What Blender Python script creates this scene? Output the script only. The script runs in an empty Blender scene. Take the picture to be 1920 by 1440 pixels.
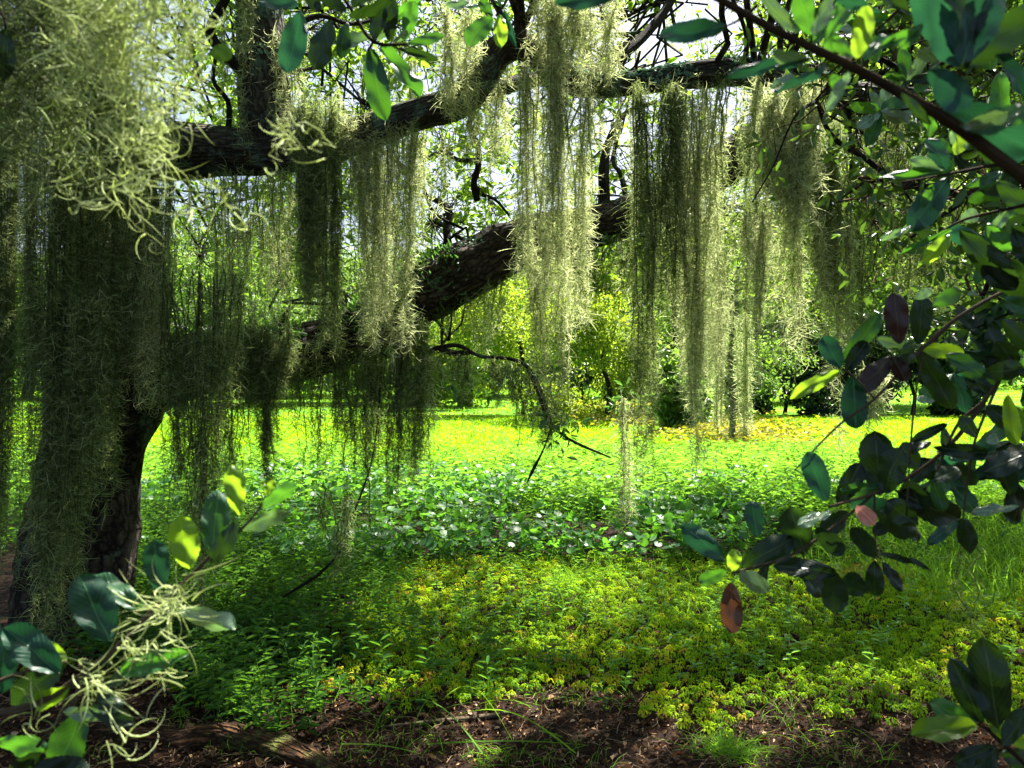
import bpy, math, random
import numpy as np
from mathutils import Vector, Matrix, noise

R = np.random.default_rng(7)
random.seed(7)
SC = bpy.context.scene
COL = SC.collection

# ------------------------------------------------------------------ camera
F = 1478.0            # focal length in pixels of the 1920 px wide photograph
CX, CY, H = 960.0, 690.0, 1.6
cam = bpy.data.cameras.new('camera')
camo = bpy.data.objects.new('camera', cam)
COL.objects.link(camo)
SC.camera = camo
camo.location = (0, 0, H)
camo.rotation_euler = (math.radians(90), 0, 0)
cam.sensor_width = 36
cam.lens = 36 * F / 1920
cam.shift_y = -(720 - CY) / 1920
cam.clip_start = 0.02
cam.clip_end = 2000
cam.dof.use_dof = True
cam.dof.focus_distance = 5.2
cam.dof.aperture_fstop = 11.5

# ------------------------------------------------------------------ light
SUN_EL, SUN_AZ = math.radians(57), math.radians(30)      # azimuth measured from +Y towards +X
S = np.array([math.sin(SUN_AZ) * math.cos(SUN_EL), math.cos(SUN_AZ) * math.cos(SUN_EL), math.sin(SUN_EL)])
w = bpy.data.worlds.new('World')
SC.world = w
w.use_nodes = True
nt = w.node_tree
bg = nt.nodes['Background']
sky = nt.nodes.new('ShaderNodeTexSky')
sky.sky_type = 'NISHITA'
sky.sun_disc = False
sky.sun_elevation = SUN_EL
sky.sun_rotation = SUN_AZ
sky.air_density = 1.0
sky.dust_density = 3.5
nt.links.new(sky.outputs[0], bg.inputs[0])
bg.inputs[1].default_value = 0.05
sl = bpy.data.lights.new('sun', 'SUN')
sl.energy = 5.0
sl.angle = math.radians(0.5)
sl.color = (1.0, 0.95, 0.86)
so = bpy.data.objects.new('sun', sl)
COL.objects.link(so)
so.rotation_euler = Vector(S).to_track_quat('Z', 'Y').to_euler()
SC.view_settings.view_transform = 'Standard'
SC.view_settings.look = 'None'
SC.view_settings.gamma = 1
SC.view_settings.exposure = 2.35
cy = SC.cycles
cy.max_bounces = 5
cy.diffuse_bounces = 3
cy.transmission_bounces = 4
cy.glossy_bounces = 2
cy.use_denoising = True
cy.sample_clamp_indirect = 4


# ------------------------------------------------------------------ helpers
def P(px, py, Y):
    return np.array([(px - CX) / F * Y, Y, H - (py - CY) / F * Y])


def gY(py):
    return H * F / (py - CY)


def unit(a):
    return a / np.maximum(np.linalg.norm(a, axis=-1, keepdims=True), 1e-9)


def tag(o, label=None, cat=None, group=None, kind=None):
    if label: o['label'] = label
    if cat: o['category'] = cat
    if group: o['group'] = group
    if kind: o['kind'] = kind
    return o


def empty(name, loc, label, cat, group=None):
    o = bpy.data.objects.new(name, None)
    COL.objects.link(o)
    o.location = Vector(loc)
    o.empty_display_size = 0.1
    return tag(o, label, cat, group)


def mesh_np(name, V, faces, mat, rnd=None, smooth=True, uv=None):
    """faces: int array (M,k)"""
    me = bpy.data.meshes.new(name)
    V = np.asarray(V, dtype=np.float32)
    faces = np.asarray(faces, dtype=np.int32)
    M, k = faces.shape
    me.vertices.add(len(V)); me.vertices.foreach_set('co', V.ravel())
    me.loops.add(M * k); me.loops.foreach_set('vertex_index', faces.ravel())
    me.polygons.add(M)
    me.polygons.foreach_set('loop_start', np.arange(0, M * k, k, dtype=np.int32))
    me.polygons.foreach_set('use_smooth', np.full(M, smooth, dtype=bool))
    if uv is not None:
        l = me.uv_layers.new(name='UVMap')
        l.data.foreach_set('uv', np.asarray(uv, dtype=np.float32)[faces.ravel()].ravel())
    if rnd is not None:
        a = me.attributes.new('rnd', 'FLOAT', 'POINT')
        a.data.foreach_set('value', np.asarray(rnd, dtype=np.float32))
    me.update(calc_edges=True)
    me.materials.append(mat)
    return me


def obj(name, me, parent=None, loc=(0, 0, 0)):
    """loc is the world place of the object's origin; mesh data is in world coordinates minus loc"""
    o = bpy.data.objects.new(name, me)
    COL.objects.link(o)
    if parent is not None:
        o.parent = parent
        o.location = Vector(loc) - parent.location
    else:
        o.location = Vector(loc)
    return o


def ribbons(paths, width, taper=True):
    N, K, _ = paths.shape
    d = np.gradient(paths, axis=1)
    d = unit(d)
    r = unit(R.normal(size=(N, 1, 3)))
    s = unit(np.cross(d, r))
    t = np.linspace(0, 1, K)
    prof = (1 - 0.75 * t ** 2) if taper else np.ones(K)
    wv = (np.asarray(width).reshape(-1, 1) * prof[None, :])[..., None] * 0.5
    V = np.stack([paths - s * wv, paths + s * wv], axis=2).reshape(-1, 3)
    base = (np.arange(N) * K * 2)[:, None]
    j = np.arange(K - 1)[None, :] * 2
    q = np.stack([base + j, base + j + 1, base + j + 3, base + j + 2], axis=-1).reshape(-1, 4)
    return V, q, N, K * 2


def tubes(paths, rad, sides=5, taper=0.7):
    N, K, _ = paths.shape
    d = unit(np.gradient(paths, axis=1))
    r = unit(R.normal(size=(N, 1, 3)))
    s = unit(np.cross(d, r)); u = np.cross(d, s)
    t = np.linspace(0, 1, K)
    prof = 1 - taper * t ** 2
    rr = (np.asarray(rad).reshape(-1, 1) * prof)[..., None]
    rings = []
    for k in range(sides):
        a = 2 * math.pi * k / sides
        rings.append(paths + (s * math.cos(a) + u * math.sin(a)) * rr)
    V = np.stack(rings, axis=2).reshape(-1, 3)
    base = (np.arange(N) * K * sides)[:, None, None]
    j = np.arange(K - 1)[None, :, None] * sides
    k = np.arange(sides)[None, None, :]
    k2 = (k + 1) % sides
    q = np.stack([base + j + k, base + j + k2, base + j + sides + k2, base + j + sides + k], axis=-1).reshape(-1, 4)
    return V, q, N, K * sides


def leafs(pos, d, n, L, W, fold=0.25, droop=0.15):
    """pos,d,n (N,3); 6-vertex folded leaves, 2 quads each"""
    N = len(pos)
    d = unit(d); sd = unit(np.cross(d, n)); n = np.cross(sd, d)
    L = np.broadcast_to(np.asarray(L, dtype=float), (N,))[:, None]
    W = np.broadcast_to(np.asarray(W, dtype=float), (N,))[:, None]
    v = [pos,
         pos + d * L * 0.33 + sd * W * 0.42 + n * W * fold,
         pos + d * L * 0.74 + sd * W * 0.40 + n * (W * fold * 0.7 - L * droop * 0.4),
         pos + d * L - n * L * droop,
         pos + d * L * 0.74 - sd * W * 0.40 + n * (W * fold * 0.7 - L * droop * 0.4),
         pos + d * L * 0.33 - sd * W * 0.42 + n * W * fold]
    V = np.stack(v, axis=1).reshape(-1, 3)
    b = (np.arange(N) * 6)[:, None]
    q = np.concatenate([b + np.array([[0, 1, 2, 3]]), b + np.array([[0, 3, 4, 5]])], axis=1).reshape(-1, 4)
    return V, q, N, 6


def join(parts):
    Vs, Qs, rs, off = [], [], [], 0
    for (V, q, N, k) in parts:
        Vs.append(V); Qs.append(q + off); off += len(V)
        rs.append(np.repeat(R.random(N), k))
    return np.concatenate(Vs), np.concatenate(Qs), np.concatenate(rs)


def catmull(pts, n):
    pts = np.asarray(pts, dtype=float)
    ext = np.vstack([2 * pts[0] - pts[1], pts, 2 * pts[-1] - pts[-2]])
    seg = len(pts) - 1
    t = np.linspace(0, seg - 1e-6, n)
    i = t.astype(int); f = (t - i)[:, None]
    p0, p1, p2, p3 = ext[i], ext[i + 1], ext[i + 2], ext[i + 3]
    return 0.5 * (2 * p1 + (p2 - p0) * f + (2 * p0 - 5 * p1 + 4 * p2 - p3) * f ** 2 + (3 * p1 - p0 - 3 * p2 + p3) * f ** 3)


def limb_mesh(name, pts, rad, mat, sides=24, step=0.035, rough=0.16, knob=0.12, seed=0):
    """one bark-covered limb: spline with ridged, knobbly surface"""
    pts = np.asarray(pts, dtype=float)
    Ltot = np.linalg.norm(np.diff(pts, axis=0), axis=1).sum()
    n = max(6, int(Ltot / step))
    c = catmull(pts, n)
    r = catmull(np.asarray(rad, dtype=float)[:, None] * np.ones((1, 3)), n)[:, 0]
    d = unit(np.gradient(c, axis=0))
    up = np.array([0.13, -0.9, 0.4]); s = np.zeros_like(c)
    prev = unit(np.cross(d[0], up))
    for i in range(n):
        prev = unit(prev - d[i] * np.dot(prev, d[i])); s[i] = prev
    u = np.cross(d, s)
    V = np.zeros((n + 2, sides, 3)); UV = np.zeros((n + 2, sides, 2))
    ll = np.concatenate([[0], np.cumsum(np.linalg.norm(np.diff(c, axis=0), axis=1))])
    for i in range(n):
        for k in range(sides):
            a = 2 * math.pi * k / sides
            ca, sa = math.cos(a), math.sin(a)
            v1 = noise.noise(Vector((ca * 3.2 + seed, sa * 3.2, ll[i] * 3.0)))
            v2 = noise.noise(Vector((ca * 1.1 + seed, sa * 1.1, ll[i] * 2.2 + 7)))
            ridge = 1 - abs(v1) * 2
            rr = r[i] * (1 + rough * 0.5 * (ridge - 0.5) + knob * v2)
            V[i + 1, k] = c[i] + (s[i] * ca + u[i] * sa) * rr
            UV[i + 1, k] = (k / sides * 2 * math.pi * 0.25, ll[i])
    V[0] = c[0]; V[-1] = c[-1] + d[-1] * r[-1] * 0.4
    UV[0] = UV[1]; UV[-1] = UV[-2]
    nn = n + 2
    j = np.arange(nn - 1)[:, None] * sides
    k = np.arange(sides)[None, :]
    k2 = (k + 1) % sides
    q = np.stack([j + k, j + k2, j + sides + k2, j + sides + k], axis=-1).reshape(-1, 4)
    return mesh_np(name, V.reshape(-1, 3), q, mat, uv=UV.reshape(-1, 2)), c, r


def shift(me, loc):
    me.transform(Matrix.Translation(-Vector(loc)))
    return me


# ------------------------------------------------------------------ materials
def new_mat(name):
    m = bpy.data.materials.new(name)
    m.use_nodes = True
    t = m.node_tree
    t.nodes.clear()
    return m, t, t.nodes, t.links


def ramp(nodes, stops):
    r = nodes.new('ShaderNodeValToRGB')
    e = r.color_ramp.elements
    while len(e) < len(stops): e.new(0.5)
    for i, (p, c) in enumerate(stops):
        e[i].position = p; e[i].color = (*c, 1)
    return r


def leaf_mat(name, stops, trans, tf=0.5, rough=0.35, under=None, spec=0.5, by='rnd', scale=3.0, veins=False, spots=True):
    m, t, N, L = new_mat(name)
    out = N.new('ShaderNodeOutputMaterial')
    if by == 'rnd':
        a = N.new('ShaderNodeAttribute'); a.attribute_name = 'rnd'; src = a.outputs['Fac']
    else:
        a = N.new('ShaderNodeObjectInfo'); src = a.outputs['Random']
    r = ramp(N, stops)
    L.new(src, r.inputs[0])
    col = r.outputs[0]
    tc = N.new('ShaderNodeTexCoord')
    if veins:
        nz = N.new('ShaderNodeTexNoise'); nz.inputs['Scale'].default_value = 4.0; nz.inputs['Detail'].default_value = 5
        L.new(tc.outputs['Object'], nz.inputs['Vector'])
        mx = N.new('ShaderNodeMix'); mx.data_type = 'RGBA'; mx.blend_type = 'MULTIPLY'; mx.inputs[0].default_value = 0.7
        rr = ramp(N, [(0.35, (0.55, 0.6, 0.5)), (0.65, (1.25, 1.2, 1.2))])
        L.new(nz.outputs['Fac'], rr.inputs[0]); L.new(col, mx.inputs[6]); L.new(rr.outputs[0], mx.inputs[7])
        col = mx.outputs[2]
        sx = N.new('ShaderNodeSeparateXYZ'); L.new(tc.outputs['Object'], sx.inputs[0])
        ab = N.new('ShaderNodeMath'); ab.operation = 'ABSOLUTE'; L.new(sx.outputs[0], ab.inputs[0])
        rib = ramp(N, [(0.0, (1, 1, 1)), (0.03, (0, 0, 0))]); L.new(ab.outputs[0], rib.inputs[0])
        # side veins, slanting away from the midrib
        sy = N.new('ShaderNodeMath'); sy.operation = 'MULTIPLY_ADD'; sy.inputs[1].default_value = -0.7
        L.new(ab.outputs[0], sy.inputs[0]); L.new(sx.outputs[1], sy.inputs[2])
        sn = N.new('ShaderNodeMath'); sn.operation = 'MULTIPLY'; sn.inputs[1].default_value = 62; L.new(sy.outputs[0], sn.inputs[0])
        s2 = N.new('ShaderNodeMath'); s2.operation = 'SINE'; L.new(sn.outputs[0], s2.inputs[0])
        vr = ramp(N, [(0.90, (0, 0, 0)), (1.0, (0.35, 0.35, 0.35))]); L.new(s2.outputs[0], vr.inputs[0])
        ad = N.new('ShaderNodeMath'); ad.operation = 'MAXIMUM'; L.new(rib.outputs[0], ad.inputs[0]); L.new(vr.outputs[0], ad.inputs[1])
        mv = N.new('ShaderNodeMix'); mv.data_type = 'RGBA'
        L.new(ad.outputs[0], mv.inputs[0]); L.new(col, mv.inputs[6])
        if spots:
            n3 = N.new('ShaderNodeTexNoise'); n3.inputs['Scale'].default_value = 2.6; n3.inputs['Detail'].default_value = 4
            oi = N.new('ShaderNodeObjectInfo'); of = N.new('ShaderNodeVectorMath'); of.operation = 'ADD'
            sc9 = N.new('ShaderNodeVectorMath'); sc9.operation = 'SCALE'; sc9.inputs['Scale'].default_value = 1.0
            cb = N.new('ShaderNodeCombineXYZ'); ml9 = N.new('ShaderNodeMath'); ml9.operation = 'MULTIPLY'; ml9.inputs[1].default_value = 47
            L.new(oi.outputs['Random'], ml9.inputs[0]); L.new(ml9.outputs[0], cb.inputs[0]); L.new(ml9.outputs[0], cb.inputs[2])
            L.new(tc.outputs['Object'], of.inputs[0]); L.new(cb.outputs[0], of.inputs[1]); L.new(of.outputs[0], n3.inputs['Vector'])
            r3 = ramp(N, [(0.64, (0, 0, 0)), (0.67, (1, 1, 1))] if stops[0][1][0] < stops[0][1][1] else [(0.45, (0, 0, 0)), (0.68, (1, 1, 1))]); L.new(n3.outputs['Fac'], r3.inputs[0])
            m3 = N.new('ShaderNodeMix'); m3.data_type = 'RGBA'; L.new(r3.outputs[0], m3.inputs[0]); L.new(col, m3.inputs[6])
            m3.inputs[7].default_value = (0.20, 0.11, 0.045, 1) if stops[0][1][0] < stops[0][1][1] else (0.05, 0.025, 0.015, 1); col = m3.outputs[2]
        c1 = stops[-1][1]
        mv.inputs[7].default_value = (c1[0] * 2.5 + .05, c1[1] * 2.2 + .06, c1[2] * 1.6 + .02, 1)
        col = mv.outputs[2]
    if under is not None:
        g = N.new('ShaderNodeNewGeometry')
        mu = N.new('ShaderNodeMix'); mu.data_type = 'RGBA'
        L.new(g.outputs['Backfacing'], mu.inputs[0]); L.new(col, mu.inputs[6]); mu.inputs[7].default_value = (*under, 1)
        col = mu.outputs[2]
    p = N.new('ShaderNodeBsdfPrincipled')
    p.inputs['Roughness'].default_value = rough
    p.inputs['Specular IOR Level'].default_value = spec
    L.new(col, p.inputs['Base Color'])
    if veins:
        bp = N.new('ShaderNodeBump'); bp.inputs['Strength'].default_value = 0.35; bp.inputs['Distance'].default_value = 0.02
        L.new(ad.outputs[0], bp.inputs['Height']); L.new(bp.outputs[0], p.inputs['Normal'])
    tr = N.new('ShaderNodeBsdfTranslucent')
    tmx = N.new('ShaderNodeMix'); tmx.data_type = 'RGBA'; tmx.blend_type = 'MULTIPLY'; tmx.inputs[0].default_value = 1
    vr2 = ramp(N, [(0, (0.55, 0.55, 0.55)), (1, (1.25, 1.25, 1.25))]); L.new(src, vr2.inputs[0])
    L.new(vr2.outputs[0], tmx.inputs[6]); tmx.inputs[7].default_value = (*trans, 1)
    L.new(tmx.outputs[2], tr.inputs[0])
    mx = N.new('ShaderNodeMixShader'); mx.inputs[0].default_value = tf
    L.new(p.outputs[0], mx.inputs[1]); L.new(tr.outputs[0], mx.inputs[2])
    L.new(mx.outputs[0], out.inputs[0])
    return m


def bark_mat(name, dark, light, lichen=None, amount=0.5, moss=None):
    m, t, N, L = new_mat(name)
    out = N.new('ShaderNodeOutputMaterial'); p = N.new('ShaderNodeBsdfPrincipled')
    L.new(p.outputs[0], out.inputs[0])
    tc = N.new('ShaderNodeTexCoord')
    mp = N.new('ShaderNodeMapping'); mp.inputs['Scale'].default_value = (26, 5, 1)
    L.new(tc.outputs['UV'], mp.inputs['Vector'])
    vo = N.new('ShaderNodeTexVoronoi'); vo.feature = 'DISTANCE_TO_EDGE'; vo.inputs['Scale'].default_value = 1.0
    nz0 = N.new('ShaderNodeTexNoise'); nz0.inputs['Scale'].default_value = 9; nz0.inputs['Detail'].default_value = 6
    L.new(tc.outputs['Object'], nz0.inputs['Vector'])
    mxv = N.new('ShaderNodeMix'); mxv.data_type = 'VECTOR'; mxv.inputs[0].default_value = 0.25
    L.new(mp.outputs[0], mxv.inputs[4])
    sc = N.new('ShaderNodeVectorMath'); sc.operation = 'SCALE'; sc.inputs['Scale'].default_value = 8
    L.new(nz0.outputs['Color'], sc.inputs[0]); L.new(sc.outputs[0], mxv.inputs[5])
    L.new(mxv.outputs[1], vo.inputs['Vector'])
    nz = N.new('ShaderNodeTexNoise'); nz.inputs['Scale'].default_value = 35; nz.inputs['Detail'].default_value = 8
    L.new(tc.outputs['Object'], nz.inputs['Vector'])
    r = ramp(N, [(0.0, dark), (0.35, light)])
    L.new(vo.outputs['Distance'], r.inputs[0])
    mm = N.new('ShaderNodeMix'); mm.data_type = 'RGBA'; mm.blend_type = 'MULTIPLY'; mm.inputs[0].default_value = 0.8
    rr = ramp(N, [(0.3, (0.45, 0.42, 0.4)), (0.7, (1.3, 1.25, 1.2))])
    L.new(nz.outputs['Fac'], rr.inputs[0]); L.new(r.outputs[0], mm.inputs[6]); L.new(rr.outputs[0], mm.inputs[7])
    col = mm.outputs[2]
    if lichen:
        n2 = N.new('ShaderNodeTexNoise'); n2.inputs['Scale'].default_value = 5.5; n2.inputs['Detail'].default_value = 9
        n2.inputs['Roughness'].default_value = 0.7
        L.new(tc.outputs['Object'], n2.inputs['Vector'])
        lr = ramp(N, [(1 - amount - 0.02, (0, 0, 0)), (1 - amount + 0.06, (1, 1, 1))])
        L.new(n2.outputs['Fac'], lr.inputs[0])
        ml = N.new('ShaderNodeMix'); ml.data_type = 'RGBA'
        L.new(lr.outputs[0], ml.inputs[0]); L.new(col, ml.inputs[6]); ml.inputs[7].default_value = (*lichen, 1)
        col = ml.outputs[2]
    L.new(col, p.inputs['Base Color'])
    p.inputs['Roughness'].default_value = 0.95
    p.inputs['Specular IOR Level'].default_value = 0.15
    ad = N.new('ShaderNodeMath'); ad.operation = 'MULTIPLY_ADD'; ad.inputs[1].default_value = 0.4
    L.new(nz.outputs['Fac'], ad.inputs[0]); L.new(vo.outputs['Distance'], ad.inputs[2])
    b = N.new('ShaderNodeBump'); b.inputs['Strength'].default_value = 1.0; b.inputs['Distance'].default_value = 0.05
    L.new(ad.outputs[0], b.inputs['Height']); L.new(b.outputs[0], p.inputs['Normal'])
    return m


M = {}
M['bark'] = bark_mat('oak_bark', (0.012, 0.010, 0.008), (0.085, 0.070, 0.055), (0.10, 0.15, 0.10), 0.40)
M['bark_lichen'] = bark_mat('lichen_bark', (0.02, 0.02, 0.015), (0.09, 0.08, 0.06), (0.09, 0.14, 0.10), 0.46)
M['bark_far'] = bark_mat('pale_bark', (0.06, 0.06, 0.05), (0.26, 0.25, 0.21), (0.2, 0.25, 0.17), 0.45)
M['twig'] = bark_mat('twig_bark', (0.03, 0.02, 0.012), (0.16, 0.11, 0.06))
M['twig_pale'] = bark_mat('pale_twig', (0.14, 0.11, 0.07), (0.42, 0.34, 0.22))
M['twig_brown'] = bark_mat('brown_twig', (0.07, 0.045, 0.02), (0.20, 0.13, 0.06))
G_OAK = [(0, (0.018, 0.05, 0.016)), (0.6, (0.035, 0.09, 0.02)), (1, (0.06, 0.13, 0.02))]
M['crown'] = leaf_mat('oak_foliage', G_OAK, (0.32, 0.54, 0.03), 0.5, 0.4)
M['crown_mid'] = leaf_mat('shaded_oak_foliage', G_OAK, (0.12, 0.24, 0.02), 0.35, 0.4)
M['crown_far'] = leaf_mat('far_foliage', [(0, (0.03, 0.07, 0.02)), (1, (0.09, 0.16, 0.03))], (0.26, 0.46, 0.05), 0.45, 0.45)
M['crown_yellow'] = leaf_mat('yellow_green_foliage', [(0, (0.05, 0.10, 0.01)), (1, (0.13, 0.22, 0.02))], (0.40, 0.55, 0.03), 0.5, 0.45)
M['crown_dark'] = leaf_mat('dark_foliage', [(0, (0.010, 0.03, 0.012)), (1, (0.03, 0.07, 0.025))], (0.06, 0.12, 0.02), 0.25, 0.35)
M['leaf'] = leaf_mat('large_oak_leaf', [(0, (0.008, 0.045, 0.028)), (0.5, (0.015, 0.07, 0.03)), (1, (0.03, 0.10, 0.03))],
                     (0.12, 0.38, 0.02), 0.25, 0.40, spec=0.35, under=(0.05, 0.10, 0.05), by='obj', veins=True)
M['leaf_dark'] = leaf_mat('dark_oak_leaf', [(0, (0.004, 0.013, 0.006)), (1, (0.009, 0.028, 0.011))],
                     (0.05, 0.13, 0.01), 0.12, 0.34, spec=0.3, under=(0.012, 0.03, 0.015), by='obj', veins=True)
M['leaf_teal'] = leaf_mat('teal_oak_leaf', [(0, (0.006, 0.045, 0.025)), (1, (0.012, 0.07, 0.035))],
                     (0.03, 0.16, 0.05), 0.15, 0.42, spec=0.35, under=(0.010, 0.07, 0.055), by='obj', veins=True)
M['leaf_yellow'] = leaf_mat('backlit_oak_leaf', [(0, (0.05, 0.13, 0.01)), (1, (0.09, 0.19, 0.015))],  # yellow green of sun coming through the leaf is put into the colour
                     (0.30, 0.52, 0.02), 0.5, 0.35, under=(0.12, 0.2, 0.04), by='obj', veins=True)
M['leaf_pale'] = leaf_mat('pale_oak_leaf', [(0, (0.10, 0.19, 0.11)), (1, (0.2, 0.3, 0.18))],
                     (0.2, 0.4, 0.08), 0.25, 0.22, under=(0.18, 0.25, 0.17), by='obj', veins=True, spec=0.8)
M['leaf_brown'] = leaf_mat('withered_leaf', [(0, (0.014, 0.006, 0.004)), (1, (0.028, 0.011, 0.008))],
                     (0.04, 0.015, 0.01), 0.1, 0.5, by='obj', veins=True)
M['leaf_tan'] = leaf_mat('dry_leaf', [(0, (0.09, 0.035, 0.016)), (1, (0.11, 0.045, 0.02))],
                     (0.2, 0.08, 0.03), 0.15, 0.5, by='obj', veins=True)
M['leaf_pink'] = leaf_mat('pink_leaf', [(0, (0.6, 0.24, 0.2)), (1, (0.6, 0.26, 0.22))], (0.7, 0.3, 0.25), 0.3, 0.5, by='obj', veins=True)
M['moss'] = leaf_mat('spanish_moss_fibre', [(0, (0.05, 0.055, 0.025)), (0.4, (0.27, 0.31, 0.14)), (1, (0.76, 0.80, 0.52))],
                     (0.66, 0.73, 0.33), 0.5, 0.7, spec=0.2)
M['moss_dark'] = leaf_mat('shaded_moss_fibre', [(0, (0.02, 0.022, 0.01)), (0.6, (0.11, 0.15, 0.05)), (1, (0.44, 0.52, 0.24))],  # darker copy of the moss; shade on the dim curtains put into its colour
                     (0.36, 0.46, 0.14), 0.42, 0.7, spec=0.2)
M['moss_near'] = leaf_mat('sunlit_moss_fibre', [(0, (0.22, 0.29, 0.07)), (0.6, (0.52, 0.58, 0.30)), (1, (0.78, 0.80, 0.56))],  # lighter copy of the moss; sunlight on the near tangle put into its colour
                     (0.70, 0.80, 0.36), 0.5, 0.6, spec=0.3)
M['fern'] = leaf_mat('resurrection_fern', [(0, (0.02, 0.07, 0.03)), (1, (0.06, 0.14, 0.05))], (0.15, 0.35, 0.04), 0.4, 0.4)
M['lichen'] = leaf_mat('leafy_lichen', [(0, (0.08, 0.15, 0.10)), (1, (0.22, 0.34, 0.24))], (0.1, 0.2, 0.1), 0.2, 0.8, spec=0.1)
M['mat_fern'] = leaf_mat('yellow_green_mat', [(0, (0.06, 0.19, 0.006)), (0.55, (0.19, 0.36, 0.008)), (0.85, (0.38, 0.43, 0.01)), (1, (0.50, 0.27, 0.03))],
                     (0.52, 0.80, 0.01), 0.42, 0.6, spec=0.15)
M['mat_orange'] = leaf_mat('orange_mat', [(0, (0.12, 0.22, 0.01)), (0.6, (0.30, 0.27, 0.02)), (1, (0.42, 0.20, 0.03))],
                     (0.45, 0.45, 0.02), 0.35, 0.6)
M['weed'] = leaf_mat('weed_leaf', [(0, (0.02, 0.07, 0.015)), (0.8, (0.05, 0.15, 0.02)), (1, (0.12, 0.20, 0.03))], (0.14, 0.34, 0.02), 0.35, 0.4, spec=0.3)
M['herb'] = leaf_mat('tall_herb_leaf', [(0, (0.05, 0.16, 0.03)), (0.7, (0.10, 0.26, 0.05)), (1, (0.35, 0.45, 0.30))], (0.30, 0.62, 0.04), 0.4, 0.28, spec=0.8)
M['penny'] = leaf_mat('pennywort_leaf', [(0, (0.025, 0.09, 0.02)), (0.7, (0.05, 0.17, 0.035)), (1, (0.14, 0.30, 0.11))], (0.18, 0.50, 0.03), 0.4, 0.42, spec=0.28)
M['grass'] = leaf_mat('meadow_grass', [(0, (0.07, 0.20, 0.004)), (0.6, (0.19, 0.35, 0.005)), (1, (0.34, 0.42, 0.02))], (0.46, 0.74, 0.006), 0.5, 0.55, spec=0.25)
M['grass_near'] = leaf_mat('long_grass', [(0, (0.05, 0.15, 0.01)), (1, (0.14, 0.30, 0.03))], (0.28, 0.55, 0.03), 0.45, 0.7, spec=0.15)
M['litter'] = leaf_mat('dry_litter', [(0, (0.006, 0.003, 0.002)), (0.55, (0.028, 0.013, 0.006)), (0.84, (0.10, 0.052, 0.02)), (0.95, (0.30, 0.17, 0.07)), (1, (0.6, 0.42, 0.26))],
                     (0.2, 0.08, 0.03), 0.12, 0.75, spec=0.2)
M['straw'] = leaf_mat('dry_straw', [(0, (0.15, 0.08, 0.035)), (1, (0.26, 0.18, 0.09))], (0.2, 0.13, 0.06), 0.12, 0.7)


def ground_mat():
    m, t, N, L = new_mat('soil_and_turf')
    out = N.new('ShaderNodeOutputMaterial'); p = N.new('ShaderNodeBsdfPrincipled'); L.new(p.outputs[0], out.inputs[0])
    tc = N.new('ShaderNodeTexCoord'); sx = N.new('ShaderNodeSeparateXYZ'); L.new(tc.outputs['Object'], sx.inputs[0])
    nz = N.new('ShaderNodeTexNoise'); nz.inputs['Scale'].default_value = 22; nz.inputs['Detail'].default_value = 10
    L.new(tc.outputs['Object'], nz.inputs['Vector'])
    so_ = ramp(N, [(0.35, (0.006, 0.003, 0.002)), (0.6, (0.020, 0.010, 0.005)), (0.75, (0.05, 0.024, 0.010))]); L.new(nz.outputs['Fac'], so_.inputs[0])
    n2 = N.new('ShaderNodeTexNoise'); n2.inputs['Scale'].default_value = 0.5; n2.inputs['Detail'].default_value = 8
    L.new(tc.outputs['Object'], n2.inputs['Vector'])
    gr = ramp(N, [(0.35, (0.05, 0.17, 0.006)), (0.55, (0.09, 0.24, 0.008)), (0.7, (0.20, 0.27, 0.012))]); L.new(n2.outputs['Fac'], gr.inputs[0])
    ad = N.new('ShaderNodeMath'); ad.operation = 'MULTIPLY_ADD'; ad.inputs[1].default_value = 2.0
    L.new(n2.outputs['Fac'], ad.inputs[0]); L.new(sx.outputs[1], ad.inputs[2])
    mr = N.new('ShaderNodeMapRange'); mr.inputs[1].default_value = 9; mr.inputs[2].default_value = 12.5; L.new(ad.outputs[0], mr.inputs[0])
    mx = N.new('ShaderNodeMix'); mx.data_type = 'RGBA'
    L.new(mr.outputs[0], mx.inputs[0]); L.new(so_.outputs[0], mx.inputs[6]); L.new(gr.outputs[0], mx.inputs[7])
    L.new(mx.outputs[2], p.inputs['Base Color']); p.inputs['Roughness'].default_value = 0.95
    p.inputs['Specular IOR Level'].default_value = 0.1
    b = N.new('ShaderNodeBump'); b.inputs['Distance'].default_value = 0.03; b.inputs['Strength'].default_value = 0.8
    L.new(nz.outputs['Fac'], b.inputs['Height']); L.new(b.outputs[0], p.inputs['Normal'])
    return m


M['ground'] = ground_mat()


# ------------------------------------------------------------------ ground
def gz(x, y):
    """ground height"""
    x = np.asarray(x, dtype=float); y = np.asarray(y, dtype=float)
    return (0.035 * np.sin(x * 1.3 + 0.6) * np.sin(y * 1.1) + 0.02 * np.sin(x * 3.1 + y * 2.3)) * np.clip(1 - y / 40, 0, 1)


xs = np.concatenate([-np.geomspace(400, 8, 14), np.linspace(-7, 7, 71), np.geomspace(8, 400, 14)])
ys = np.concatenate([[-60, -10], np.linspace(-4, 14, 91), np.geomspace(15, 600, 22)])
gx, gy = np.meshgrid(xs, ys)
V = np.stack([gx, gy, gz(gx, gy)], axis=-1).reshape(-1, 3)
nx, ny = len(xs), len(ys)
j = np.arange(ny - 1)[:, None] * nx; k = np.arange(nx - 1)[None, :]
q = np.stack([j + k, j + k + 1, j + nx + k + 1, j + nx + k], axis=-1).reshape(-1, 4)
tag(obj('ground', mesh_np('ground', V, q, M['ground'])), kind='structure')

# ------------------------------------------------------------------ the great live oak
OAKB = P(140, 1190, 4.7); OAKB[2] = 0
oak = empty('live_oak', OAKB, 'huge spreading live oak with dark leaning trunk and long bare limbs draped in moss', 'tree')


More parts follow.
